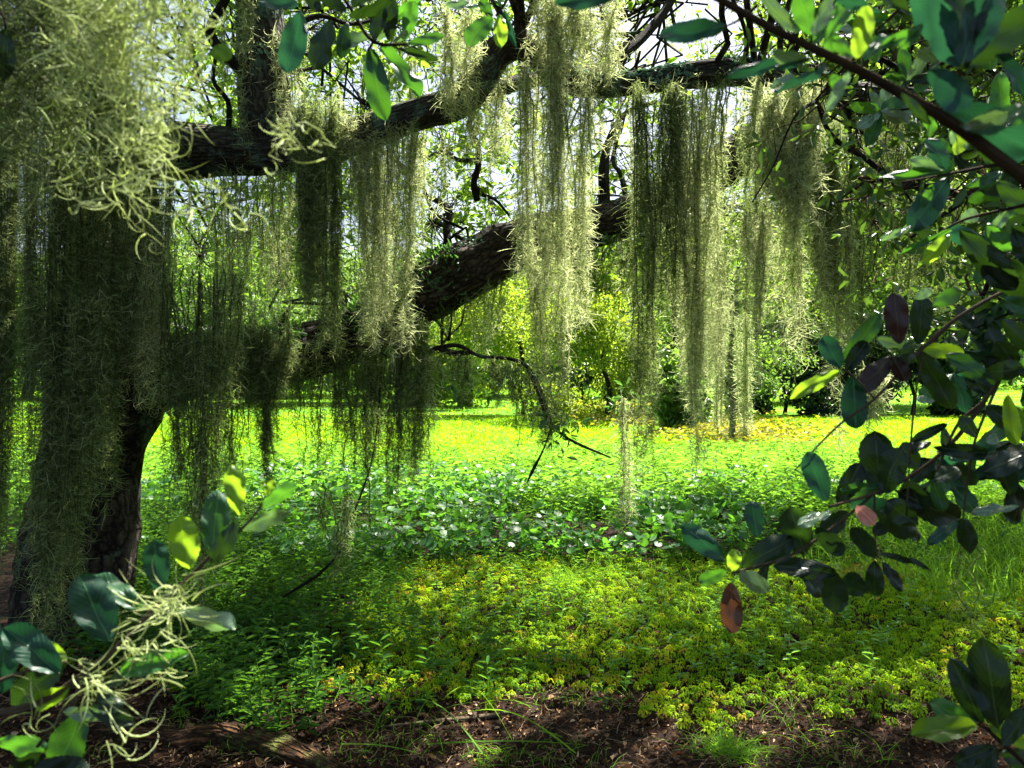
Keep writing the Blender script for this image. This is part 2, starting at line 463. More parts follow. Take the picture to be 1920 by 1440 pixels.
def oak_limb(name, rows, mat='bark', sides=24, parent=oak, rough=0.2, knob=0.12, seed=0, step=0.035):
    """rows: px, py, depth, width in px"""
    pts = [P(a, b, c) for a, b, c, d in rows]
    rad = [d * c / F / 2 for a, b, c, d in rows]
    me, c, r = limb_mesh(name, pts, rad, M[mat], sides=sides, rough=rough, knob=knob, seed=seed, step=step)
    loc = parent.matrix_world.translation if False else Vector(OAKB)
    shift(me, loc)
    o = bpy.data.objects.new(name, me); COL.objects.link(o); o.parent = parent
    if parent is not oak: o.location = (0, 0, 0)
    return o, c, r


TR, c_tr, r_tr = oak_limb('trunk', [(125, 1235, 4.72, 225), (135, 1150, 4.8, 200), (150, 1000, 4.9, 190), (175, 860, 5.0, 175), (200, 740, 5.0, 190), (215, 600, 5.0, 180),
                                    (210, 420, 5.05, 165), (180, 240, 5.1, 150), (150, 40, 5.2, 130), (120, -250, 5.3, 110)], sides=48, seed=3, rough=0.3)
T2, c_t2, r_t2 = oak_limb('limb', [(205, 900, 5.05, 60), (215, 800, 5.1, 120), (250, 720, 5.15, 150), (330, 690, 5.2, 122), (450, 680, 5.3, 100), (570, 660, 5.4, 98), (680, 620, 5.5, 96), (770, 565, 5.5, 102),
                                   (870, 510, 5.55, 108), (975, 455, 5.6, 88), (1080, 432, 5.7, 76), (1180, 405, 5.8, 72), (1290, 345, 5.9, 72), (1390, 290, 6.0, 76), (1480, 215, 6.2, 70), (1600, 120, 6.6, 55), (1750, -30, 7.2, 40)],
                          sides=32, seed=11, rough=0.36)
T3, c_t3, r_t3 = oak_limb('limb', [(190, 300, 5.1, 80), (280, 285, 5.1, 105), (400, 285, 5.0, 92), (500, 285, 5.0, 80), (600, 275, 4.95, 74), (700, 245, 4.9, 62), (790, 212, 4.85, 56),
                                   (860, 190, 4.8, 62), (905, 140, 4.8, 60), (940, 95, 4.8, 58), (985, 88, 4.75, 54), (1030, 125, 4.7, 46), (1090, 160, 4.65, 44), (1180, 158, 4.6, 44), (1280, 143, 4.6, 46), (1380, 135, 4.6, 50),
                                   (1480, 145, 4.6, 52), (1580, 175, 4.65, 50), (1700, 190, 4.7, 48), (1820, 200, 4.8, 44), (1980, 230, 4.9, 40)], 'bark_lichen', sides=28, seed=21, rough=0.24)
tag(T2, 'lower limb sweeping right and up'); tag(T3, 'upper limb with a crooked elbow and grey green lichen')
T4, c_t4, r_t4 = oak_limb('limb', [(505, 300, 5.0, 60), (498, 220, 5.02, 92), (492, 120, 5.05, 88), (488, 20, 5.1, 84), (480, -150, 5.2, 76)], 'bark_lichen', sides=28, seed=31, rough=0.3)
tag(T4, 'upright limb crusted with green lichen')
T5, c_t5, r_t5 = oak_limb('limb', [(870, 200, 4.9, 30), (930, 168, 5.1, 30), (1000, 150, 5.3, 26), (1080, 150, 5.6, 22), (1160, 110, 6.0, 20), (1240, 30, 6.4, 16), (1290, -60, 6.7, 14)], sides=14, seed=41)
T6, _, _ = oak_limb('limb', [(1570, 190, 4.7, 30), (1620, 230, 4.9, 26), (1665, 270, 5.1, 22), (1690, 310, 5.2, 18), (1705, 350, 5.3, 12)], sides=12, seed=43)
T7, _, _ = oak_limb('limb', [(1380, 300, 6.0, 40), (1480, 320, 6.0, 36), (1570, 345, 5.9, 30), (1660, 325, 5.9, 28), (1760, 340, 5.9, 22), (1850, 300, 5.9, 18), (1950, 310, 6, 14)], sides=14, seed=44)
T8, _, _ = oak_limb('limb', [(1130, 420, 5.8, 26), (1133, 370, 5.8, 24), (1132, 320, 5.8, 20), (1140, 270, 5.9, 14), (1170, 215, 6.0, 10), (1230, 190, 6.1, 7)], sides=12, seed=45)
T9, _, _ = oak_limb('limb', [(500, 160, 5.0, 26), (440, 120, 4.9, 22), (395, 60, 4.8, 18), (425, -5, 4.7, 16), (450, -80, 4.6, 14)], sides=12, seed=46)
# forked lesser limbs that show black against the leaves behind
lesser = [
    [(780, 560, 5.6, 20), (760, 590, 5.7, 14), (800, 560, 6.0, 12)],
    [(905, 500, 5.7, 16), (850, 470, 6.1, 15), (838, 440, 6.2, 15), (843, 400, 6.3, 14), (825, 380, 6.4, 11), (790, 365, 6.5, 8)],
    [(930, 480, 5.7, 12), (880, 455, 6.3, 9), (850, 440, 6.4, 8)],
    [(895, 375, 6.4, 12), (888, 345, 6.3, 12), (897, 310, 6.2, 12), (895, 270, 6.2, 10), (880, 235, 6.2, 9), (905, 190, 6.1, 8), (930, 150, 5.6, 9)],
    [(888, 345, 6.3, 10), (905, 365, 6.4, 8), (930, 375, 6.5, 6), (955, 405, 6.6, 4)],
    [(895, 300, 6.2, 10), (860, 300, 6.3, 8), (830, 285, 6.4, 6), (790, 300, 6.6, 4)],
    [(690, 265, 4.95, 12), (740, 300, 5.4, 9), (790, 345, 5.9, 8), (815, 400, 6.1, 6), (870, 430, 6.2, 5)],
    [(1180, 400, 5.8, 12), (1165, 330, 6.0, 10), (1150, 300, 6.2, 8), (1165, 230, 6.4, 6)],
    [(1390, 130, 4.6, 14), (1400, 90, 4.6, 10), (1395, 50, 4.5, 8), (1370, -10, 4.5, 7)],
    [(1410, 150, 4.6, 10), (1414, 200, 4.5, 7), (1412, 260, 4.5, 5), (1402, 330, 4.5, 4)],
    [(1060, 140, 4.7, 12), (1030, 60, 4.7, 8), (1050, 20, 4.7, 6), (1100, 10, 4.7, 5), (1180, 20, 4.8, 4)],
    [(420, 300, 5.0, 14), (430, 200, 4.9, 10), (400, 150, 4.8, 8), (410, 80, 4.8, 6)],
    [(1185, 400, 5.8, 10), (1230, 460, 5.5, 8), (1260, 560, 5.3, 7), (1265, 640, 5.2, 5)],
    [(1590, 190, 4.7, 8), (1596, 300, 4.6, 6), (1590, 420, 4.6, 5), (1640, 560, 4.6, 3)],
    [(545, 50, 4.9, 16), (600, 30, 5.0, 10), (660, 45, 5.2, 8), (720, 30, 5.4, 6)],
]
for i, rows in enumerate(lesser):
    oak_limb('limb', rows, sides=9, seed=50 + i, rough=0.12, step=0.05)

# drooping side branch under the lower limb
TB, c_tb, r_tb = oak_limb('limb', [(745, 600, 5.4, 24), (790, 660, 5.2, 11), (820, 652, 5.1, 9), (860, 648, 5.0, 8), (900, 668, 5.0, 7), (950, 672, 4.95, 7), (985, 685, 4.9, 8),
                                   (1010, 730, 4.85, 13), (1030, 790, 4.8, 10), (1055, 815, 4.75, 5), (1090, 835, 4.7, 5), (1145, 858, 4.65, 3)], 'bark_lichen', knob=0.35, sides=12, seed=70, step=0.03)
tag(TB, 'thin drooping branch with a bend and a bare tip')
oak_limb('limb', [(820, 652, 5.1, 9), (850, 662, 5.0, 12), (885, 660, 5.0, 8)], sides=9, seed=71)
oak_limb('limb', [(1036, 795, 4.8, 5), (1020, 840, 4.78, 3), (1000, 880, 4.75, 6), (988, 905, 4.7, 2)], sides=8, seed=73)
oak_limb('limb', [(716, 640, 5.35, 6), (712, 740, 5.1, 4), (700, 850, 4.8, 3), (672, 940, 4.5, 3), (650, 985, 4.5, 3), (636, 1035, 4.4, 5), (600, 1075, 4.4, 6), (575, 1092, 4.4, 6), (530, 1120, 4.4, 4)], 'bark_lichen', sides=12, seed=74, knob=0.5)
oak_limb('limb', [(640, 655, 5.2, 4), (670, 648, 5.0, 4), (700, 655, 4.95, 4), (725, 668, 4.9, 3)], sides=6, seed=75)


def twigs_np(starts, ends, wig=0.08, rad=0.006, K=7):
    N = len(starts)
    t = np.linspace(0, 1, K)[None, :, None]
    p = starts[:, None, :] * (1 - t) + ends[:, None, :] * t
    off = R.normal(size=(N, K, 3)) * wig * np.linalg.norm(ends - starts, axis=1)[:, None, None]
    off *= np.sin(np.pi * t)
    p = p + off
    return tubes(p, np.full(N, rad) if np.isscalar(rad) else rad, 4, 0.75)


def sprays(centers, n_leaf, L, W, rad, updroop=0.0, leak=None):
    """leaf clusters: short twig rosettes spread about each centre"""
    N = len(centers)
    c = np.repeat(centers, n_leaf, axis=0)
    sub = R.integers(0, 4, size=len(c))
    so_ = R.normal(size=(N, 4, 3)) * rad
    so_ = so_.reshape(-1, 3)[np.repeat(np.arange(N), n_leaf) * 4 + sub]
    d = unit(R.normal(size=(len(c), 3)) + np.array([0, 0, updroop]))
    pos = c + so_ + d * 0.015
    n = unit(R.normal(size=(len(c), 3)) + np.array([0, 0, 1.2]))
    l = L * (0.6 + 0.7 * R.random(len(c)))
    if leak is not None:
        k_ = dapple(pos) | (R.random(len(pos)) < leak)
        pos, d, n, l = pos[k_], d[k_], n[k_], l[k_]
    return leafs(pos, d, n, l, l * W)


# canopy clusters. u,v = where a cluster's shadow falls on the plane z = 1.5
def shadow_uv(p, z=1.5):
    k_ = (p[:, 2] - z) / S[2]
    return p[:, 0] - S[0] * k_, p[:, 1] - S[1] * k_


def proj(p):
    return CX + p[:, 0] / p[:, 1] * F, CY - (p[:, 2] - H) / p[:, 1] * F


LIT = [(-0.22, 0.7, 0.32, 0.5), (0.25, 5.0, 0.9, 0.75), (1.5, 4.6, 0.7, 0.6), (-0.6, 1.3, 0.3, 0.45), (-1.0, 4.6, 0.5, 0.5), (2.2, 3.3, 0.8, 0.5), (1.5, 6.2, 1.3, 0.6), (0.9, 3.9, 0.5, 0.5), (2.6, 5.2, .9, .6), (-1.35, 3.5, .45, .6), (-2.2, 3.9, .35, .4), (0.1, 3.9, 0.9, 0.8), (1.2, 4.0, 1.0, 0.8), (-0.45, 1.5, 0.4, 0.9)]


def lit_filter(p, keep=0.06, vmax=8.3):
    u, v = shadow_uv(p)
    k_ = np.ones(len(p), bool)
    for (a, b, ra, rb) in LIT:
        inside = ((u - a) / ra) ** 2 + ((v - b) / rb) ** 2 < 1
        k_ &= ~(inside & (R.random(len(p)) > keep))
    return k_ & (v < vmax + 0.8 * np.sin(u * 1.7))


def dapple(p):
    """True where a cluster may stand without closing the sunny patches below it"""
    u, v = shadow_uv(p, 0.0)
    thr = np.full(len(p), -0.02)
    thr = np.where((u > -0.9) & (v > 3.9) & (v < 7.2), 0.55, thr)
    thr = np.where((u > 0.2) & (v > 2.6) & (v <= 3.9), 0.10, thr)
    thr = np.where((u < -0.95) & (v > 0.8) & (v < 4.2), -0.35, thr)
    thr = np.where((u > -2.6) & (u < -0.9) & (v > 4.6) & (v < 7.2), 0.22, thr)
    cl = np.array([noise.noise(Vector((a * 1.1, b * 1.1, 0))) + 0.7 * noise.noise(Vector((a * 3.4, b * 3.4, 4))) for a, b in zip(u, v)])
    return cl > thr


# (A) seen canopy
n = 13000
px = R.uniform(330, 2050, n); py = R.uniform(-160, 560, n); Y = R.uniform(5.6, 11.5, n)
A = np.stack([(px - CX) / F * Y, Y, H - (py - CY) / F * Y], axis=1)
GAPS = [(1215, 90, 60, 62), (850, 455, 55, 32), (1365, 215, 42, 48), (730, 105, 35, 32), (455, 380, 45, 50), (1095, 215, 40, 40), (1180, 270, 30, 40), (650, 160, 30, 60),
        (990, 340, 30, 40), (950, 560, 40, 20), (600, 560, 60, 40), (1340, 30, 30, 30), (790, 120, 25, 30), (700, 470, 50, 50)]
keep = np.ones(n, bool)
for a, b, ra, rb in GAPS:
    keep &= ((px - a) / ra) ** 2 + ((py - b) / rb) ** 2 > 1
dens = np.where(px > 1420, 0.9, 0.42)
dens = np.where((px > 640) & (px < 1000) & (py > 200), 0.50, dens)
dens = dens * np.where(py > 470, 0.5, 1.0)
cl = np.array([noise.noise(Vector(a * 1.3)) for a in A])
keep &= (R.random(n) < dens * np.clip(0.75 + 1.6 * cl, 0.1, 1.3))
keep &= lit_filter(A, 0.35, 10.5) 
A = A[keep]
# (B) canopy over the camera and above the frame
n = 7500
Bc = np.stack([R.uniform(-8, 8, n), R.uniform(0.3, 15, n), R.uniform(4.2, 9.0, n)], axis=1)
bx, by = proj(Bc)
keep = (by < -70) & lit_filter(Bc, 0.02) & (R.random(n) < 0.8)
Bc = Bc[keep]
VA = sprays(A, 15, 0.08, 0.45, 0.13, leak=0.5)
VB = sprays(Bc, 18, 0.11, 0.48, 0.20, leak=0.01)
V, q, r = join([VA, VB])
crown = mesh_np('crown', V, q, M['crown'], r); shift(crown, OAKB)
co = obj('crown', crown, oak, OAKB)
# twigs joining clusters to limb points
limbpts = np.vstack([c_t2[::4], c_t3[::4], c_t4[::4], c_t5[::3], c_tr[-40::3]])


def nearest(C, cand):
    out_ = np.zeros_like(C)
    for i in range(0, len(C), 500):
        d = np.linalg.norm(C[i:i + 500, None, :] - cand[None], axis=2)
        out_[i:i + 500] = cand[d.argmin(1)]
    return out_


hub = A[R.choice(len(A), 170, replace=False)]
e0 = nearest(hub, limbpts)
tw1 = twigs_np(e0, hub, 0.09, np.full(len(hub), 0.014), 12)
e1 = nearest(A, hub)
tw2 = twigs_np(e1, A, 0.10, np.full(len(A), 0.0045), 6)
hubB = Bc[R.choice(len(Bc), 90, replace=False)]
tw3 = twigs_np(nearest(hubB, limbpts), hubB, 0.05, np.full(len(hubB), 0.02), 10)
V, q, r = join([tw1, tw2, tw3])
UV = np.stack([r, V[:, 2]], axis=1)
tw = mesh_np('twigs', V, q, M['bark'], r, uv=UV); shift(tw, OAKB)
obj('twigs', tw, oak, OAKB)


def on_limb(c, r, t0, t1, n, top=True, out=1.0):
    i = R.integers(int(t0 * len(c)), max(int(t1 * len(c)), int(t0 * len(c)) + 1), n)
    d = unit(np.gradient(c, axis=0))[i]
    v = R.normal(size=(n, 3)) + (np.array([0, -0.6, 1.0]) if top else 0)
    v = unit(v - d * (v * d).sum(1, keepdims=True))
    return c[i] + v * r[i][:, None] * out, v


# resurrection fern and lichen growing on the bark
p1, v1 = on_limb(c_t2, r_t2, 0.34, 0.50, 620)
p2, v2 = on_limb(c_t2, r_t2, 0.14, 0.32, 600)
p = np.vstack([p1, p2]); v = np.vstack([v1, v2])
L_ = leafs(p, unit(v + R.normal(size=p.shape) * 0.6), R.normal(size=p.shape), 0.03 + 0.06 * R.random(len(p)), 0.018)
V, q, r = join([L_]); me = mesh_np('fern', V, q, M['fern'], r); shift(me, OAKB); obj('fern_foliage', me, oak, OAKB)
p1, v1 = on_limb(c_t3, r_t3, 0.5, 0.92, 2600); p2, v2 = on_limb(c_t4, r_t4, 0.0, 0.9, 3000, False)
p3, v3 = on_limb(c_t2, r_t2, 0.4, 0.7, 500)
p = np.vstack([p1, p2, p3]); v = np.vstack([v1, v2, v3])
kk = np.array([noise.noise(Vector(a * 5)) > -0.02 for a in p]); p, v = p[kk], v[kk]
L_ = leafs(p - v * 0.006, unit(np.cross(v, R.normal(size=p.shape)) + v * 0.5), v, 0.018 + 0.02 * R.random(len(p)), 0.018 + 0.012 * R.random(len(p)))
V, q, r = join([L_]); me = mesh_np('lichen', V, q, M['lichen'], r); shift(me, OAKB); obj('lichen', me, oak, OAKB)
# small leafy tufts: on the drooping branch and under the lower limb
tuft = [(1045, 800, 4.75), (1040, 785, 4.75), (1055, 812, 4.72), (1100, 450, 5.6), (1080, 470, 5.6), (1120, 440, 5.6), (1095, 485, 5.55), (1135, 465, 5.6), (480, 620, 5.1), (510, 610, 5.1), (535, 625, 5.0), (470, 650, 5.1), (500, 640, 5.0),
        (740, 540, 5.3), (720, 555, 5.3), (700, 570, 5.3), (760, 545, 5.3), (690, 590, 5.25), (1180, 740, 4.6), (1184, 752, 4.6), (850, 735, 5.0), (880, 720, 5.0)]
tc_ = np.array([P(*a) for a in tuft])
VT = sprays(tc_, 22, 0.06, 0.34, 0.06)
V, q, r = join([VT]); me = mesh_np('foliage', V, q, M['fern'], r); shift(me, OAKB); obj('foliage', me, oak, OAKB)


# ------------------------------------------------------------------ spanish moss
def filaments(start, axis_out, n_pts, length, curl, down=0.5):
    """curling fibres starting at start (N,3)"""
    N = len(start)
    d = unit(axis_out + R.normal(size=(N, 3)) * 0.35 + np.array([0, 0, -down]))
    ax = unit(np.cross(d, R.normal(size=(N, 3))))
    step = (length / (n_pts - 1))[:, None]
    pts = [start]
    ca = curl / (n_pts - 1)
    for i in range(n_pts - 1):
        pts.append(pts[-1] + d * step)
        c, s = np.cos(ca)[:, None], np.sin(ca)[:, None]
        d = d * c + np.cross(ax, d) * s
    return np.stack(pts, axis=1)


def moss_mesh(name, mat, W, Ln, D=None, dens=1.0, taper=0.5, fib=0.06, fw=0.0024, n_pts=5, point=0.0, tube=False, top=0.3, tress_gap=0.028):
    """a curtain W wide and Ln long hanging from its origin along X"""
    D = D or min(0.45 * W + 0.04, 0.22)
    ntr = max(3, int(W / tress_gap * (1 + D / 0.07) * 0.9 * dens))
    K = 14
    nlobe = max(2, int(W / 0.085))
    lc = np.linspace(-0.42, 0.42, nlobe) + R.normal(size=nlobe) * 0.06
    x0 = np.where(R.random(ntr) < 0.84, lc[R.integers(0, nlobe, ntr)] + R.normal(size=ntr) * 0.17 / nlobe, R.uniform(-0.52, 0.52, ntr))
    lens = 1.3 * Ln * (1 - taper * R.random(ntr) ** 1.8) * (1 - 0.8 * point * np.abs(x0) * 2)
    lens = np.maximum(lens, 0.12 * Ln)
    lobes = np.array([noise.noise(Vector((a * W * 7, 3.3 * Ln, W))) for a in x0])
    lens *= np.clip(0.88 + 0.5 * lobes, 0.4, 1.08)
    t = np.linspace(0, 1, K)
    zz = -lens[:, None] * t
    wander = np.cumsum(R.normal(size=(ntr, K, 2)) * 0.010, axis=1)
    sq = 1 - 0.35 * t[None, :]
    xx = x0[:, None] * W * sq + wander[..., 0] * (1 if W > 0.12 else 0.5)
    yy = R.uniform(-0.5, 0.5, ntr)[:, None] * D * sq + wander[..., 1]
    tp = np.stack([xx, yy, zz + R.normal(size=(ntr, 1)) * 0.04 * (W > 0.1)], axis=-1)
    nf = (lens * 230 * dens).astype(int) + 6
    idx = np.repeat(np.arange(ntr), nf)
    tt = R.random(len(idx)) ** 0.9
    f = tt * (K - 1); i0 = np.minimum(f.astype(int), K - 2); fr = (f - i0)[:, None]
    st = tp[idx, i0] * (1 - fr) + tp[idx, i0 + 1] * fr
    st = st + R.normal(size=st.shape) * 0.005
    out_ = R.normal(size=st.shape) * np.array([1, 1, 0.35])
    outer = R.random(len(idx)) < (1.0 if tube else 0.36)
    ln = fib * np.where(outer, 0.6 + 0.9 * R.random(len(idx)), 0.25 + 0.35 * R.random(len(idx)))
    cu = R.normal(size=len(idx)) * np.where(outer, 3.0 if tube else 2.3, 1.2)
    fp = filaments(st, unit(out_), n_pts, ln, cu)
    rf = np.where(outer, 0.45 + 0.55 * R.random(len(idx)), 0.32 * R.random(len(idx)))
    # a few long stray fibres at the edges
    ns = max(4, int(len(idx) * 0.03))
    ii = R.integers(0, len(st), ns)
    fs = filaments(st[ii], unit(out_[ii]), n_pts + 2, fib * (1.4 + R.random(ns)), R.normal(size=ns) * 2.2)
    if tube:
        parts = [tubes(tp, np.full(ntr, fw * 0.5), 5, 0.6), tubes(fp, fw * (0.3 + 0.35 * R.random(len(fp))), 5, 0.92), tubes(fs, np.full(ns, fw * 0.5), 5, 0.92)]
    else:
        parts = [ribbons(tp, np.full(ntr, fw * 2.6)), ribbons(fp, np.full(len(fp), fw)), ribbons(fs, np.full(ns, fw))]
    V, q, r = join(parts)
    kq = 5 if tube else 2
    n0 = ntr * K * kq; n1 = len(idx) * n_pts * kq
    r[:n0] *= 0.4 if tube else 0.1
    if not tube: r[n0:n0 + n1] = np.repeat(rf, n_pts * kq)
    return mesh_np(name, V, q, M[mat], r, smooth=tube)


MG = 'spanish moss hanging from the oak limbs'
# x0, x1, top, bottom, depth, material, density, point, label
MOSS = [
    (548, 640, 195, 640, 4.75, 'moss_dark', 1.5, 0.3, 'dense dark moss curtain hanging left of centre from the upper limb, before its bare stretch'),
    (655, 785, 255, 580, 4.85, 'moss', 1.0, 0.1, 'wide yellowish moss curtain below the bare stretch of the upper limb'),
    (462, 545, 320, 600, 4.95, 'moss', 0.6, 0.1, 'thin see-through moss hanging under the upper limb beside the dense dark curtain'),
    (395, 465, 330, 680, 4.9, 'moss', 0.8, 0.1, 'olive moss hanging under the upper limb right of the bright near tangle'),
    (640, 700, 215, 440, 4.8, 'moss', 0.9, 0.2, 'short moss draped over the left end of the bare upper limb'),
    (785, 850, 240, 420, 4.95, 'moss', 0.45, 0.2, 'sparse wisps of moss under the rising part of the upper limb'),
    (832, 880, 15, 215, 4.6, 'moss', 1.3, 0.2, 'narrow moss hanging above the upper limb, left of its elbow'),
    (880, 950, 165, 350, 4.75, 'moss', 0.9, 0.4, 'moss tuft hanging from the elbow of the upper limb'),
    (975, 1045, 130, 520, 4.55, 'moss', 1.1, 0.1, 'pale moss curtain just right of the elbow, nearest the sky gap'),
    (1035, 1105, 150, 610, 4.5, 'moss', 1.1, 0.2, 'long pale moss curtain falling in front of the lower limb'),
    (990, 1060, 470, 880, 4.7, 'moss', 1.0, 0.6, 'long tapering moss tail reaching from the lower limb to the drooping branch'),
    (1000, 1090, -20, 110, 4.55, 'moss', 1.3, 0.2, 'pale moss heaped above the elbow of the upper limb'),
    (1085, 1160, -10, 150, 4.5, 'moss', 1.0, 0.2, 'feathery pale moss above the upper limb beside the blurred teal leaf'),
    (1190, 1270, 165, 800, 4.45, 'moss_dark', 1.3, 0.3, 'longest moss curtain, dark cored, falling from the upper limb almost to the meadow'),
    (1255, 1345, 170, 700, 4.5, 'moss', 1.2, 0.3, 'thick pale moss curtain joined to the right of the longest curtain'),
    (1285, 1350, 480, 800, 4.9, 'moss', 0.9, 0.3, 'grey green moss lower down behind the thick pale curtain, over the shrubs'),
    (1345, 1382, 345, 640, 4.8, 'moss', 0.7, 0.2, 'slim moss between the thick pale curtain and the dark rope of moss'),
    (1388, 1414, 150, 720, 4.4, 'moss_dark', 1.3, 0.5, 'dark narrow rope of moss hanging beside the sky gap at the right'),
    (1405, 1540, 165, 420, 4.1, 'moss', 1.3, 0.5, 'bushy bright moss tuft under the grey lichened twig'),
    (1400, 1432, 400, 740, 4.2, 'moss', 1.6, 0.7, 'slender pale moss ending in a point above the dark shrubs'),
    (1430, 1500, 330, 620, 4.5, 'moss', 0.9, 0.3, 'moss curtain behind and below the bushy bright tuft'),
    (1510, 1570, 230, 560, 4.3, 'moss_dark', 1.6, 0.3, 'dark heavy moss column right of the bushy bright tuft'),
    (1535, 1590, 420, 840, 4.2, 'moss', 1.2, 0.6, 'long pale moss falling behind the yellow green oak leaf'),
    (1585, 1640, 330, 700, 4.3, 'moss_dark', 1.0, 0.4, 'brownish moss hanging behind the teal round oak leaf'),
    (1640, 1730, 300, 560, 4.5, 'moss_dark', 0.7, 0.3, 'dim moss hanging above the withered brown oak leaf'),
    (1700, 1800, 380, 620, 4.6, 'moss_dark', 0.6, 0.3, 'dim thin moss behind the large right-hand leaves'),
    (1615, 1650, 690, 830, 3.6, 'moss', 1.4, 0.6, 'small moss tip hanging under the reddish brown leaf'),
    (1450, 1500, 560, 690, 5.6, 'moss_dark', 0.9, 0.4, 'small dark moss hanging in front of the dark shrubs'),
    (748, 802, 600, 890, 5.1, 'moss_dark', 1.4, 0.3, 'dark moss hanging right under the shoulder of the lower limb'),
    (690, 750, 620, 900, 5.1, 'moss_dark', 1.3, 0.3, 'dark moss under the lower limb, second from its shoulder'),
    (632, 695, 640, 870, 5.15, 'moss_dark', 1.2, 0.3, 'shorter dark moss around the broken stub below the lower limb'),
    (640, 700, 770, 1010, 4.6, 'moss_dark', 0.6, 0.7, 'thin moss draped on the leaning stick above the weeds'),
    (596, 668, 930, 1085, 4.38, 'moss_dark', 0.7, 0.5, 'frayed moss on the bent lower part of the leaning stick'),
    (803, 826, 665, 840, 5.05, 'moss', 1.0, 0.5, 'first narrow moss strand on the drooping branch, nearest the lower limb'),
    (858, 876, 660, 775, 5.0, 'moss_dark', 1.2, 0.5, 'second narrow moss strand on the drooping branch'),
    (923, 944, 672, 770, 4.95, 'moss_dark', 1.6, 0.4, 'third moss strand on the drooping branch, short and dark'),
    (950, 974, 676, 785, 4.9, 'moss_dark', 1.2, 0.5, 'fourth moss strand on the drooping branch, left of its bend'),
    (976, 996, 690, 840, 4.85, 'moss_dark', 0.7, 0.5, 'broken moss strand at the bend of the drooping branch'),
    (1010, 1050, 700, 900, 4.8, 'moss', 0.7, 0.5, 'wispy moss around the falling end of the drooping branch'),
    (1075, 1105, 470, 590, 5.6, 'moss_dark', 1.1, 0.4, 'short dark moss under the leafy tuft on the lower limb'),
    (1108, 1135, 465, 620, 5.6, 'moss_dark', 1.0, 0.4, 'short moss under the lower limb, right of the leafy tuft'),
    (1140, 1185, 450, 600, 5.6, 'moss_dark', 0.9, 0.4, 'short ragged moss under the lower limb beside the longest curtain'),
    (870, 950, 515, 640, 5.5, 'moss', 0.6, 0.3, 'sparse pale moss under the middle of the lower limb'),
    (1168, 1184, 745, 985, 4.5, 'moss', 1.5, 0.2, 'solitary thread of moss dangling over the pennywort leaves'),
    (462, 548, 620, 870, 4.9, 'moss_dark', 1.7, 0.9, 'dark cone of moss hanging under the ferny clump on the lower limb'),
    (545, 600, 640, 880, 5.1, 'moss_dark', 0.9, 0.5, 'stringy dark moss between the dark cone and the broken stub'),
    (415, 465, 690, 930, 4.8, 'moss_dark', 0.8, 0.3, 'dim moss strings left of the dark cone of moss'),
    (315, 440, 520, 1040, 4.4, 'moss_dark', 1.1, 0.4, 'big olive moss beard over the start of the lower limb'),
    (325, 400, 700, 1120, 4.3, 'moss_dark', 1.0, 0.5, 'lowest part of moss beside the trunk, ending above the bright yellow leaf'),
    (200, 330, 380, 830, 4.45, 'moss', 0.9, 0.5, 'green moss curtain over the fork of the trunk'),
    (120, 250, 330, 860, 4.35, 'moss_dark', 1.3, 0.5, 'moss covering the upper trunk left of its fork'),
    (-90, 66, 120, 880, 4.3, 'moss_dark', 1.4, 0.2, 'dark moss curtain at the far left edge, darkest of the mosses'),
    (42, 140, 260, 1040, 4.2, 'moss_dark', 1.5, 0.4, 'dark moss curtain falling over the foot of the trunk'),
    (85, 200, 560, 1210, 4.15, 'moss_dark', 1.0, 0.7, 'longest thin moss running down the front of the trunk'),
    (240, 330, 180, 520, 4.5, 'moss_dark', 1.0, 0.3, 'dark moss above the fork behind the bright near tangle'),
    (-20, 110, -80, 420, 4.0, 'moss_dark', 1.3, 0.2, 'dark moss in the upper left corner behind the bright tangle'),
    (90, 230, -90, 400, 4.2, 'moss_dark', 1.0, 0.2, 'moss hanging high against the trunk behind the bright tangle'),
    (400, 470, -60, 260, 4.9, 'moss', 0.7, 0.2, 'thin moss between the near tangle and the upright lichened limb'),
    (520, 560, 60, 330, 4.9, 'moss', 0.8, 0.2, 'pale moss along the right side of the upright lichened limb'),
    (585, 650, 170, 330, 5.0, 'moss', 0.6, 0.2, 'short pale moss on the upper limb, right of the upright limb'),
    (1600, 1700, 205, 420, 4.7, 'moss_dark', 0.7, 0.3, 'dim moss under the upper limb behind the blurred brown branch'),
    (1785, 1825, 1020, 1215, 1.9, 'moss_dark', 1.2, 0.5, 'small near moss tail hanging below the dark leaf over the fern mat'),
]
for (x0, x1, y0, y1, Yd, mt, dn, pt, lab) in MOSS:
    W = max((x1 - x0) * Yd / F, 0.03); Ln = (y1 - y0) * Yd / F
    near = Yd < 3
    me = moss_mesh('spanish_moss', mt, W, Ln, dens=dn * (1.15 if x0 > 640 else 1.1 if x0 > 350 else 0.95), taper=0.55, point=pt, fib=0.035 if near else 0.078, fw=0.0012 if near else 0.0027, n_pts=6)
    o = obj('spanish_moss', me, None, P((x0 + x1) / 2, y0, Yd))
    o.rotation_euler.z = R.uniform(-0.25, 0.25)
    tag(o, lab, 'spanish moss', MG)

# many thin strands that nothing tells apart
STR = [m for m in (moss_mesh('spanish_moss', mt_, 0.045, ln_, dens=1.1, taper=0.3, point=0.3, fib=0.07, fw=0.0027, n_pts=6) for mt_, ln_ in
       [('moss_dark', 0.5), ('moss_dark', 0.9), ('moss', 0.6), ('moss', 0.35), ('moss_dark', 0.3), ('moss', 1.0)])]


